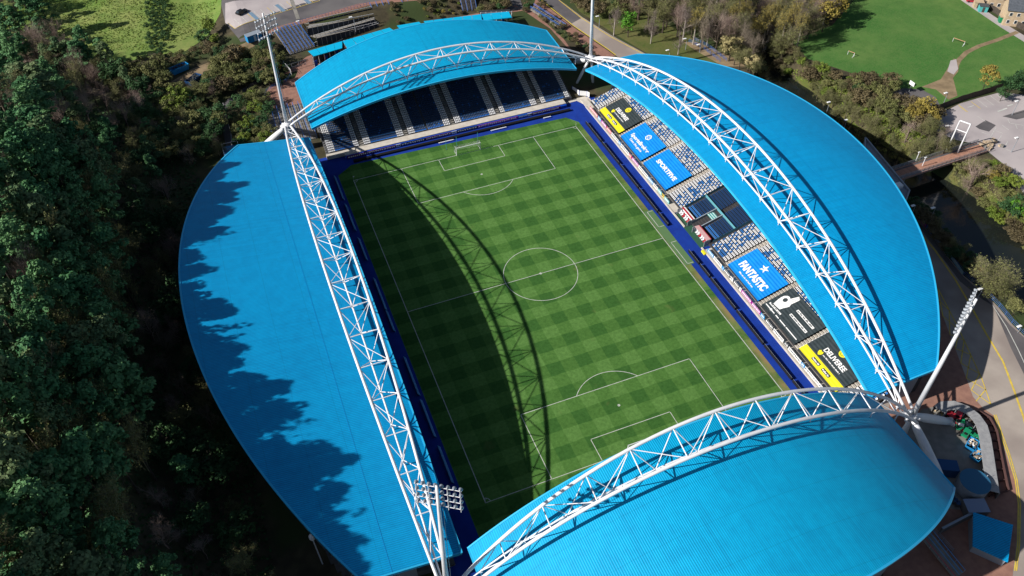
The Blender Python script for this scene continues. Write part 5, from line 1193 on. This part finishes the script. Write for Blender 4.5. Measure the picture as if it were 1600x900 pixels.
# ================================================================== TREES
def quads_mesh(name, m, C_, N_, S_, asp=None, rs=None):
    """many small leaf quads at centres C_, facing N_, size S_"""
    n = len(C_); rnd = rs.normal(size=(n, 3)); A = np.cross(N_, rnd); A /= np.linalg.norm(A, axis=1)[:, None]+1e-9; B = np.cross(N_, A); B /= np.linalg.norm(B, axis=1)[:, None]+1e-9
    s = S_[:, None]; a2 = (asp if asp is not None else .6)
    V = np.stack([C_-A*s-B*s*a2, C_+A*s*.6-B*s*a2, C_+A*s+B*s*a2, C_-A*s*.5+B*s*a2*.9], 1).reshape(-1, 3)
    me = bpy.data.meshes.new(name); me.vertices.add(4*n); me.vertices.foreach_set("co", V.ravel()); me.loops.add(4*n); me.loops.foreach_set("vertex_index", np.arange(4*n, dtype=np.int32)); me.polygons.add(n); me.polygons.foreach_set("loop_start", np.arange(0, 4*n, 4, dtype=np.int32)); me.update(calc_edges=True); me.materials.append(m); return me
def unit(v): return v/(np.linalg.norm(v, axis=1)[:, None]+1e-9)
def clumps_crown(rs, centers, radii, per, size, name, m, flat_=.75, up=.5):
    C_, N_, S_ = [], [], []
    for c, r in zip(centers, radii):
        k = int(per*r*r); d = unit(rs.normal(size=(k, 3))); d[:, 2] = np.abs(d[:, 2])*1.0-.25*(rs.random(k) < .35); rr = r*(.55+.5*rs.random(k))
        p = c+d*rr[:, None]*np.array([1, 1, flat_]); C_.append(p); nn = unit(d+rs.normal(size=(k, 3))*.55+np.array([0, 0, up])); N_.append(nn); S_.append(size*(.6+.8*rs.random(k)))
    return quads_mesh(name, m, np.concatenate(C_), np.concatenate(N_), np.concatenate(S_), None, rs)
def limb_mesh(rs, H, spread, n, m, name="trunk", r0=.22, start=.3):
    b = MB(); b.tube([(0,0,-1.5),(0,0,H*.4),(rs.normal()*.3,rs.normal()*.3,H*.93)], [r0*1.2, r0*.8, r0*.2], 6)
    for i in range(n):
        z = H*(start+(1-start)*.85*rs.random()); a = rs.random()*2*PI; L = spread*(.5+.5*rs.random())*(1.1-.5*z/H); e = Vector((math.cos(a)*L, math.sin(a)*L, z+L*.45)); b.tube([(0,0,z),(e.x*.5,e.y*.5,z+L*.15),e], [r0*.35, r0*.22, r0*.07], 4, False)
    return b.mesh(name, m)
def bare_mesh(rs, H, R_w, m, name="crown", levels=5, vase=.5, tw=.035, den=1.0):
    """fine branching: limbs -> branches -> sprays of thin twigs"""
    b = MB()
    def tri(a, c, w_):
        a, c = Vector(a), Vector(c); d = (c-a); s = d.cross(Vector((rs.normal(), rs.normal(), rs.normal()))); s.normalize(); i = len(b.v); b.v += [tuple(a-s*w_), tuple(a+s*w_), tuple(c+s*w_*.4), tuple(c-s*w_*.4)]; b.f.append((i, i+1, i+2, i+3))
    def grow(p, d, L, w_, lv):
        q = p+d*L; mid = p.lerp(q, .5)+Vector(rs.normal(size=3))*L*.05
        if lv <= 2: b.tube([p, mid, q], [w_, w_*.8, w_*.6], 4, False)
        else: tri(p, mid, w_); tri(mid, q, w_*.8)
        if lv >= levels: return
        n = {0: 6, 1: 5, 2: 5, 3: 6, 4: 5}[lv]
        for k in range(int(n*den)):
            t_ = .3+.7*rs.random(); o = p.lerp(q, t_); nd = (d*.9+Vector(rs.normal(size=3))*.55+Vector((0, 0, .22))).normalized(); grow(o, nd, L*(.55+.25*rs.random())*(1 if lv else vase*1.3), w_*.5, lv+1)
    grow(Vector((0, 0, -1)), Vector((rs.normal()*.03, rs.normal()*.03, 1)).normalized(), H*.62, H*.014+.04, 0)
    me = b.mesh(name, m); co = np.array([v.co[:] for v in me.vertices]); mx = co[:, 2].max(); rad = np.percentile(np.hypot(co[:, 0], co[:, 1]), 96)
    sx = R_w/rad; sz = H/mx; co[:, 0] *= sx; co[:, 1] *= sx; co[:, 2] *= sz; me.vertices.foreach_set("co", co.ravel()); me.update(); return me
def pine_parts(seed, m, H=18.0, W=4.0):
    rs = np.random.default_rng(seed); cs, rd = [], []
    for i in range(30):
        f = rs.random()**.8; z = H*(.42+.56*f); Rm = W*(1.05-.82*f**1.8); a = rs.random()*2*PI; r = Rm*math.sqrt(rs.random()); cs.append((r*math.cos(a), r*math.sin(a), z)); rd.append(.95+.85*rs.random()*(1.15-f*.5))
    cs.append((0, 0, H*.97)); rd.append(.7)
    return [("crown", clumps_crown(rs, np.array(cs), rd, 40, .30, "pine_crown", m, .6, .5)), ("trunk", limb_mesh(rs, H, 3.3, 16, M['trunk']))]
def fir_parts(seed, m, H=20.0):
    rs = np.random.default_rng(seed); cs, rd = [], []
    for i in range(44):
        f = (i+rs.random())/44; z = H*(.28+.70*f); Rm = 2.9*(1-f)**.75+.25; a = rs.random()*2*PI; r = Rm*(.45+.55*rs.random()); cs.append((r*math.cos(a), r*math.sin(a), z)); rd.append(.35+.75*(1-f)*(.6+.5*rs.random()))
    cs.append((0, 0, H*.98)); rd.append(.35)
    return [("crown", clumps_crown(rs, np.array(cs), rd, 58, .23, "fir_crown", m, .55, .4)), ("trunk", limb_mesh(rs, H, 2.4, 14, M['trunk']))]
def round_parts(seed, m, H=8.0, R_w=3.2, nC=34, low=.25, size=.17, dens=58, tm=None):
    rs = np.random.default_rng(seed); cs, rd = [], []
    for i in range(nC):
        d = rs.normal(size=3); d /= np.linalg.norm(d); d[2] = d[2]*.95; r = rs.random()**.35
        cs.append((d[0]*R_w*.8*r, d[1]*R_w*.8*r, H*(low+(1-low)*(.5+.42*d[2]*r)))); rd.append(R_w*(.18+.18*rs.random()))
    return [("crown", clumps_crown(rs, np.array(cs), rd, dens, size, "leafy_crown", m, .9, .35)), ("trunk", limb_mesh(rs, H, R_w*.8, 14, tm or M['trunk'], r0=H*.02, start=.15))]
def bare_parts(seed, m, H=12.0, R_w=3.4, vase=.55, bm_=None, leaf=None, den=1.0, tw=.02):
    rs = np.random.default_rng(seed); out = [("crown", bare_mesh(rs, H, R_w, m, vase=vase, den=den, levels=5))]
    if leaf:
        co = np.array([v.co[:] for v in out[0][1].vertices]); co = co[co[:, 2] > H*.35]; k = rs.choice(len(co), min(len(co), 1500), replace=False); C_ = co[k]+rs.normal(size=(len(k), 3))*.15
        out.append(("leaves", quads_mesh("sparse_leaves", leaf, C_, unit(rs.normal(size=(len(k), 3))+[0, 0, .5]), .07+.08*rs.random(len(k)), None, rs)))
    b = MB(); b.tube([(0,0,-1.5),(0,0,H*.3),(0,0,H*.60)], [H*.016+.05, H*.013+.03, H*.007], 6); out.append(("trunk", b.mesh("trunk", bm_ or M['trunk']))); return out
PR = {
 'pine': [pine_parts(s, M['pine'] if s % 3 else M['pine2']) for s in range(1, 7)],
 'fir': [fir_parts(s, M['pine']) for s in range(11, 15)],
 'bare': [bare_parts(s, M['twigp'] if s % 2 else M['twig']) for s in range(21, 26)],
 'bareo': [bare_parts(s, M['twigo'], leaf=M['olive']) for s in range(31, 35)],
 'olive': [round_parts(s, M['olive']) for s in range(41, 44)],
 'brown': [round_parts(s, M['brownl'], 5, 2.8) for s in range(45, 47)],
 'golden': [round_parts(s, M['golden'], 8, 3.0) for s in range(51, 53)],
 'cream': [round_parts(55, M['cream_l'], 8, 3.2)],
 'bright': [round_parts(61, M['bright'], 7, 2.6)],
 'lime': [round_parts(s, M['lime'], 7, 3.0) for s in range(65, 67)],
 'darkev': [round_parts(s, M['darkev'], 7, 3.2) for s in range(71, 74)],
 'orange': [round_parts(75, M['orangel'], 3, 1.5)],
 'birch': [bare_parts(s, mat("birch_twigs", (.17, .13, .12), .9, (.28, .23, .20), 1.0), 12, 2.6, .45, M['birch']) for s in range(81, 84)],
 'birchg': [bare_parts(s, M['twigo'], 14, 3.0, .45, M['birch'], leaf=M['golden']) for s in range(85, 87)],
}
PH = {'pine': 18, 'fir': 20, 'bare': 12, 'bareo': 12, 'olive': 8, 'brown': 5, 'golden': 8, 'cream': 8, 'bright': 7, 'lime': 7, 'darkev': 7, 'orange': 3, 'birch': 12, 'birchg': 14}
PN = {'pine': ("pine_tree", "tree"), 'fir': ("conifer_tree", "tree"), 'bare': ("bare_tree", "tree"), 'bareo': ("budding_tree", "tree"), 'olive': ("olive_bush", "bush"), 'brown': ("brown_bush", "bush"), 'golden': ("golden_bush", "bush"), 'cream': ("blossom_tree", "tree"), 'bright': ("green_tree", "tree"), 'lime': ("lime_bush", "bush"), 'darkev': ("evergreen_bush", "bush"), 'orange': ("orange_bush", "bush"), 'birch': ("birch_tree", "tree"), 'birchg': ("birch_tree", "tree")}
TC = [0]
def tree(kind, x, y, H, lab, group=None, wid=None, z=None):
    TC[0] += 1; rr = random.Random(TC[0]*13+5); parts = PR[kind][rr.randrange(len(PR[kind]))]; nm, cat = PN[kind]
    z = tz(x, y) if z is None else z; s = H/PH[kind]; sw = s if wid is None else wid
    t = thing(nm, lab, cat, (x, y, z-.1), group, rr.uniform(0, 6.28)); t.scale = (sw*rr.uniform(.93, 1.07), sw*rr.uniform(.93, 1.07), s)
    for pn, me in parts: link(pn, me, t)
    return t
def px_of(x, y, z):
    v = Vector((x, y, z))-CAM; d = v.dot(F_); return 800+F_PX*v.dot(R2)/d, 450-F_PX*v.dot(U2)/d
# trees whose tops throw the ragged shadow over the west roof
TIPS = [(-61.9,52.5,14.3),(-61.5,41.8,15.9),(-61.9,33.9,17.0),(-69.6,27.5,18.7),(-66.0,21.1,18.7),(-74,14,20.2),(-72.9,7.2,20.2),(-71.9,-1.2,20.2),(-66.2,-9.3,19.3),(-69,-15,19.0),(-67,-21,18.6),(-62.3,-30.7,17.4),(-59.6,-35.0,16.5),(-55.0,-44.5,14.7),(-60,-40,15.5),(-58,-49.5,14.2),(-55.8,-54.2,13.2),(-58.7,-59.0,12.8),(-66,46,16),(-64.5,37.5,16.6),(-68,58,14),(-63,-26,17.6),(-57.5,-46.8,14.7)]
placed = []
for i, (tx, ty, tzz) in enumerate(TIPS):
    x = -100-((i*7) % 5)*1.9; zt = tzz+.649*(tx-x); g0 = tz(x, ty); H = zt-g0
    tree(('fir', 'pine', 'bare', 'pine')[i % 4], x, ty, H, f"tall tree shading the west roof, {'towards the camera' if ty < -25 else 'beside its middle' if ty < 22 else 'towards its far end'}", "tall trees at the front edge of the west wood", wid=1.0); placed.append((x, ty, 2.6))
tp = sorted(TIPS, key=lambda q: q[1]); rf = random.Random(77)
for row in range(3):                    # lower conifers between them close the shade along the roof's edge
    for k in range(42):
        y = -66+k*3.05+rf.uniform(-.8, .8)
        tx = np.interp(y, [q[1] for q in tp], [q[0] for q in tp]); edge = -float(ROOF['L']['out'](max(-65, min(65, y)))); f = (.85, .55, .2)[row]
        if y > 8 and y < 17: f *= .5
        xs = edge+(tx-edge)*f*rf.uniform(.7, 1.15); x = -(102-row*4.5)+rf.uniform(-4, 3); zt = zL(xs, y)+.649*(xs-x); H = zt-tz(x, y)
        if y < -40: x -= 0
        if H > 7: tree(rf.choice(['pine', 'fir', 'pine', 'bareo', 'pine']), x, y, H, f"middling tree in the {('front', 'second', 'third')[2-row]} row of the west wood, {'towards the camera' if y < -25 else 'beside the middle of the roof' if y < 22 else 'towards the far end'}", "middling trees in the front rows of the west wood", wid=rf.uniform(.75, 1.2)); placed.append((x, y, 2.6))
def gap_ok(x, y, r):
    return all((x-a)**2+(y-c)**2 > (r+q)**2*.55 for a, c, q in placed)
rs = random.Random(5); n_f = 0
LAB = {'pine': "dark green pine standing in the dense wood left of the stadium", 'fir': "narrow dark conifer standing in the dense wood left of the stadium", 'bare': "leafless grey brown tree standing in the dense wood left of the stadium", 'bareo': "budding olive brown tree standing in the dense wood left of the stadium", 'darkev': "low evergreen bush in the deep shade between the wood and the west roof", 'olive': "olive bush in the shade between the wood and the west roof", 'lime': "lime green bush at the far end of the west wood"}
cnt = {}
for it in range(9000):
    x = rs.uniform(-150, -70); y = rs.uniform(-80, 150)
    u, v = px_of(x, y, tz(x, y)+8)
    if u < -70 or v > 1010 or v < 20: continue
    foot = -81+9*(1-float(sst(-85, -25, y)))-5*float(sst(45, 80, y)); d = foot-x
    if d < -1.5 and y < 66: continue
    if y > 66 and x > -84: continue
    ut, vt = px_of(x, y, tz(x, y)+14)
    if vt < 22+.30*ut: continue
    uu, vv_ = u, v
    if d < 15: kind = rs.choice(['bare', 'darkev', 'bareo', 'bareo', 'bare', 'pine']); H = rs.uniform(7, 12); r = 3.0; wd = None
    else:
        f = math.sin(x*.07+1)+math.sin(y*.055+2.2)+math.sin((x+y)*.09)
        if 400 < vv_ < 620 and 30 < uu < 260: kind = rs.choice(['bare', 'bare', 'bare', 'bareo', 'bare', 'pine'])
        elif vv_ < 190 and uu < 230 and vv_ < 60+uu*.7: kind = rs.choice(['bare', 'bare', 'bareo', 'pine'])
        elif f > .9: kind = rs.choice(['bare', 'bareo', 'pine'])
        else: kind = rs.choice(['pine', 'pine', 'fir', 'pine', 'bare', 'bareo'])
        H = rs.uniform(13, 21) if kind in ('pine', 'fir') else rs.uniform(12, 17); wd = rs.uniform(.75, 1.4); r = 3.7*wd if kind == 'pine' else 3.3*wd
        if y > 60: H *= .78
    if -68 < y < 62:
        cap = float(np.interp(y, [q[1] for q in tp], [q[2]+.649*(q[0]-x) for q in tp]))-tz(x, y)-rs.uniform(-.5, 3)
        if cap < 5: continue
        H = min(H, cap)
    if cnt.get(kind, 0) > 285: continue
    if not gap_ok(x, y, r): continue
    placed.append((x, y, r)); cnt[kind] = cnt.get(kind, 0)+1
    place_ = "at the upper end of" if vv_ < 250 else "halfway up" if vv_ < 560 else "in the lower part of"
    tree(kind, x, y, H, LAB[kind].split(" standing")[0].split(" in the")[0].split(" at the")[0]+f" {place_} the dense wood left of the stadium", f"{kind} trees {place_} the west wood", wid=wd if wd and H > 9 else None)
def T(kind, u, v, H, lab, group=None, f=.55, wid=None):
    g = G(u, v, H*f); return tree(kind, g.x, g.y, H, lab, group, wid)
T('bright', 983, 36, 9.5, "bright green round tree between two birches on the north verge"); T('birch', 961, 30, 12, "leafless birch left of the bright green tree on the verge", f=.5); T('birch', 1020, 40, 13, "white trunked bare birch right of the bright green tree", f=.5)
T('birch', 1062, 66, 9, "small bare birch beside the start of the river path", f=.5, wid=.8); T('cream', 1143, 72, 10, "cream blossoming tree at the river, the larger of the pair", wid=1.35); T('cream', 1174, 98, 7, "small cream blossoming bush beside the east roof, below the larger one")
for i, (u, v, H) in enumerate(((1198,40,17),(1212,30,17),(1226,44,16),(1240,30,17),(1252,46,15))): T('birchg', u, v, H, "tall tawny birch in the stand by the playing field corner", "tawny birches by the playing field", .5)
T('golden', 1292, 22, 12, "golden willow at the edge of the playing field, right of the tawny birches", wid=1.5); T('golden', 1310, 8, 11, "golden willow at the top edge behind the first one", wid=1.4); T('golden', 1275, 10, 11, "golden willow between the birches and the larger willow", wid=1.2)
T('golden', 1545, 119, 10, "weeping yellow willow standing alone by the car park fence", wid=1.15); T('darkev', 1583, 133, 8, "dark evergreen tree at the car park corner right of the willow", wid=1.0); T('darkev', 1600, 122, 8, "dark evergreen tree at the right edge of the photo"); T('darkev', 1568, 146, 5, "low evergreen bush at the car park fence")
T('bareo', 1560, 428, 11, "big round grey bush on the river bank by the riverside road", wid=1.75); T('bareo', 1553, 436, 9, "grey twiggy bush merged with the big round bush", wid=1.5); T('bareo', 1566, 440, 8.5, "grey twiggy lower part of the round bush by the road", wid=1.5); T('orange', 1529, 423, 2.6, "small orange bush beside the big round grey bush")
T('olive', 1590, 478, 6, "olive bush at the right edge below the round grey bush"); T('darkev', 1585, 322, 7, "large fresh green bush on the far river bank", wid=1.3) ; T('bright', 1589, 326, 5, "bright green bush on the far bank in front of the dark one", wid=1.2)
T('bare', 1528, 268, 12, "leafless tree casting twiggy shadow on the east car park", wid=1.3); T('golden', 1448, 168, 8, "golden bush left of the east car park", wid=1.3); T('golden', 1430, 176, 7, "golden bush above the river wood", wid=1.2); T('golden', 1462, 182, 6, "golden bush touching the edge of the east car park")
T('darkev', 1340, 138, 5, "fresh green bush among brown scrub by the playing field"); T('orange', 376, 78, 4, "rusty orange bush by the earth track"); T('lime', 278, 152, 9, "glowing lime green tree below the blue skip", wid=1.5); T('lime', 268, 168, 8, "lime green tree in half shade below the first", wid=1.3)
T('olive', 345, 100, 8, "large olive bush right of the earth track", wid=1.4); T('olive', 362, 112, 7, "olive bush between earth track and footpath", wid=1.2); T('olive', 335, 118, 6, "olive bush beside the navy skip", wid=1.1); T('lime', 325, 40, 7, "green tree at the corner of the meadow by the car park", wid=1.2); T('darkev', 318, 58, 6, "dark bush at the foot of the meadow corner trees", wid=1.2); T('lime', 336, 60, 5, "yellowish green bush by the car park entrance")
def inside(px, poly):
    x, y = px; c = False
    for i in range(len(poly)):
        a, b_ = poly[i], poly[i-1]
        if (a[1] > y) != (b_[1] > y) and x < (b_[0]-a[0])*(y-a[1])/(b_[1]-a[1])+a[0]: c = not c
    return c
def scatter(poly, n, kinds, H0, H1, lab, group, spacing=3.0, seed=1, widf=1.0, avoid=()):
    r = random.Random(seed); xs = [q[0] for q in poly]; ys = [q[1] for q in poly]; k = 0; pl_ = []
    for it in range(n*30):
        if k >= n: break
        q = (r.uniform(min(xs), max(xs)), r.uniform(min(ys), max(ys)))
        if not inside(q, poly): continue
        H = r.uniform(H0, H1); g = G(q[0], q[1], H*.5)
        if any((g.x-a)**2+(g.y-c)**2 < spacing**2 for a, c in pl_): continue
        if any(inside(q, av) for av in avoid): continue
        if float(rivdist(g.x, g.y)) < (3 if g.y > 58 else 7.8): continue
        kd = r.choice(kinds); pl_.append((g.x, g.y)); k += 1
        word = {'bare': 'leafless grey', 'bareo': 'budding olive brown', 'olive': 'olive leaved', 'brown': 'reddish brown', 'golden': 'golden', 'darkev': 'dark green', 'bright': 'bright green', 'lime': 'lime green', 'cream': 'cream', 'birch': 'pale barked bare', 'birchg': 'tawny birch like', 'pine': 'dark pine'}[kd]
        tree(kd, g.x, g.y, H, f"{word} {'tree' if H0 > 6 else 'bush'} {lab}", f"{word} {group}", wid=H/PH[kd]*widf if H0 > 6 else H/PH[kd]*1.25*widf)
scatter([(1000,-50),(1340,-60),(1290,15),(1235,60),(1190,85),(1130,50),(1085,45),(1040,20),(1000,0)], 170, ['bareo','bare','bareo','birch','bareo','bare','birchg'], 11, 16, "in the wood north east of the stadium", "trees in the north east wood", 3.6, 3)
scatter([(1125,75),(1180,85),(1235,110),(1250,135),(1215,118),(1160,98)], 26, ['bareo','bareo','olive'], 5, 8, "at the river edge behind the top of the east roof", "trees at the river edge", 2.6, 31)
scatter([(1150,70),(1230,75),(1275,100),(1330,125),(1360,150),(1330,170),(1290,150),(1250,120),(1200,112)], 60, ['bareo','brown','olive','olive','bareo','lime'], 3.5, 6, "in the scrub between river and playing field", "bushes between river and playing field", 2.2, 4)
scatter([(1330,120),(1400,125),(1400,150),(1440,160),(1470,180),(1450,195),(1400,185),(1350,165)], 40, ['bareo','brown','olive','olive'], 3.5, 6, "in the scrub beside the ball court", "bushes beside the ball court", 2.2, 14, avoid=([(1385,140),(1450,140),(1465,166),(1400,158)],))
scatter([(1185,100),(1270,140),(1330,165),(1400,190),(1470,200),(1490,212),(1480,228),(1440,238),(1400,250),(1350,215),(1300,180),(1230,135)], 90, ['bareo','bareo','bare','bareo','bareo'], 6.5, 10, "on the river bank behind the east roof", "trees on the river bank behind the east roof", 2.7, 5)
scatter([(1495,262),(1545,245),(1580,268),(1610,310),(1610,400),(1570,355),(1530,318)], 60, ['brown','bareo','olive','olive','golden','lime'], 2.5, 5, "on the far river bank below the car park", "bushes on the far river bank", 2.2, 6)
scatter([(1395,300),(1440,320),(1490,370),(1530,410),(1520,425),(1490,405),(1455,360),(1420,325)], 34, ['brown','bareo','darkev'], 2.5, 4.5, "in the shaded strip between river and railing", "bushes between river and railing", 1.9, 7)
scatter([(652,2),(715,-6),(722,20),(668,27)], 26, ['lime','brown','golden','olive'], 1.2, 2.2, "on the planted slope between the flights of steps", "shrubs on the planted slope", 1.6, 8)
scatter([(608,6),(622,2),(636,30),(622,36)], 10, ['brown','olive'], 1.0, 1.8, "in the narrow bed between two flights of steps", "shrubs in the narrow bed", 1.5, 9)
scatter([(748,-8),(790,-12),(790,10),(750,18)], 16, ['olive','darkev','brown'], 2.5, 4.5, "beside the small road behind the north stand", "shrubs by the small road", 2.2, 10)
scatter([(812,-8),(838,-8),(880,36),(930,80),(925,92),(880,58),(838,22),(815,14)], 34, ['brown','olive','brown','darkev'], 1.2, 2.6, "on the bank beside the road north of the stadium", "shrubs beside the north road", 1.9, 11)
scatter([(890,-20),(1000,-20),(1010,15),(960,20),(905,12)], 22, ['olive','bareo','brown','darkev'], 4, 7, "on the verge at the top of the photo", "bushes on the top verge", 3.2, 12)
scatter([(345,80),(420,70),(440,90),(420,122),(385,132),(350,140),(320,130),(325,100)], 40, ['olive','bareo','olive','darkev','brown'], 4, 6.5, "between the earth track and the footpath", "bushes between track and footpath", 2.6, 13)
scatter([(362,165),(400,140),(412,150),(425,215),(372,232)], 34, ['olive','bareo','darkev','lime','bareo'], 3.5, 6, "left of the long steps by the far left pylon", "bushes left of the far left steps", 2.3, 15)
scatter([(262,138),(330,130),(345,150),(345,235),(290,240),(215,230),(200,175)], 60, ['bareo','darkev','olive','bare'], 5, 8, "in the hollow between the wood and the footpath", "bushes in the hollow", 3.0, 16)
scatter([(120,85),(190,98),(250,92),(262,128),(230,150),(160,128),(110,105)], 34, ['bareo','olive','bare','olive'], 5, 8, "at the lower edge of the meadow", "trees at the edge of the meadow", 3.0, 17)
scatter([(240,88),(300,78),(325,60),(342,70),(320,88),(290,98),(258,112)], 26, ['brown','olive','bareo'], 1.6, 3.2, "in the rough ground between meadow and earth track", "scrub between meadow and track", 2.2, 18)
scatter([(228,-30),(258,-30),(262,60),(250,84),(228,70)], 90, ['darkev'], 1.2, 2.4, "in the dark overgrown band crossing the meadow", "shrubs in the meadow band", 1.5, 19)
scatter([(-60,-40),(20,-40),(110,60),(190,92),(150,105),(60,100),(-60,60)], 50, ['pine','bare','bareo','pine','bare'], 11, 16, "at the top left corner where the wood meets the meadow", "trees where the wood meets the meadow", 3.8, 20)
scatter([(430,95),(452,104),(445,118),(455,124),(440,130),(425,118)], 9, ['golden','olive','darkev'], 1.6, 3.0, "on the bank beside the brick terrace", "shrubs beside the brick terrace", 1.9, 21)
scatter([(1380,-20),(1640,560),(1604,575),(1590,545),(1560,500)], 10, ['olive'], 2, 3, "on the verge right of the riverside railing", "bushes right of the riverside railing", 2.0, 22) if False else None
# grass tufts and low cover on the bank
def tufts(name, poly, n, m, size, lab, seed):
    r = np.random.default_rng(seed); xs = [q[0] for q in poly]; ys = [q[1] for q in poly]; C_ = []
    while len(C_) < n:
        x, y = r.uniform(min(xs), max(xs)), r.uniform(min(ys), max(ys))
        if inside((x, y), poly): C_.append((x, y))
    C_ = np.array(C_); Z = terr(C_[:, 0], C_[:, 1])+.15; P3 = np.column_stack([C_, Z]); me = quads_mesh(name, m, P3, unit(r.normal(size=(n, 3))+[0, 0, .6]), size*(.5+r.random(n)), None, r)
    o = link(name, me, kind='stuff'); o['label'] = lab; o['category'] = 'grass'
tufts("bank_grass", pw([(1486,262),(1520,245),(1545,262),(1600,310),(1640,430),(1600,412),(1565,362),(1530,322)]), 6000, M['olive'], .22, "rough grass on the far river bank", 1)
tufts("bank_grass", pw([(1235,95),(1300,125),(1400,190),(1450,215),(1390,222),(1320,185),(1250,128)]), 6000, M['lime'], .22, "fresh green grass on the near river bank", 2)
tufts("meadow_grass_tufts", gp([(20,-10),(60,55),(125,82),(240,78),(325,50),(340,0)]), 7000, M['lime'], .20, "tussocky meadow grass in the top left", 3)
g_ = pw([(1395,296),(1440,322),(1490,372),(1532,412),(1530,440),(1480,395),(1440,345),(1410,318)]); tufts("bank_undergrowth", g_, 4000, M['brownl'], .3, "undergrowth on the shaded river bank", 4)
r_ = np.random.default_rng(9); n_ = 26000; xs_ = r_.uniform(-150, -74, n_); ys_ = r_.uniform(-80, 110, n_); P3 = np.column_stack([xs_, ys_, terr(xs_, ys_)+.3])
o = link("wood_undergrowth", quads_mesh("wood_undergrowth", M['darkev'], P3, unit(r_.normal(size=(n_, 3))+[0, 0, .6]), .2+.3*r_.random(n_), None, r_), kind='stuff'); o['label'] = "brambles and leaf litter under the west wood"; o['category'] = 'undergrowth'
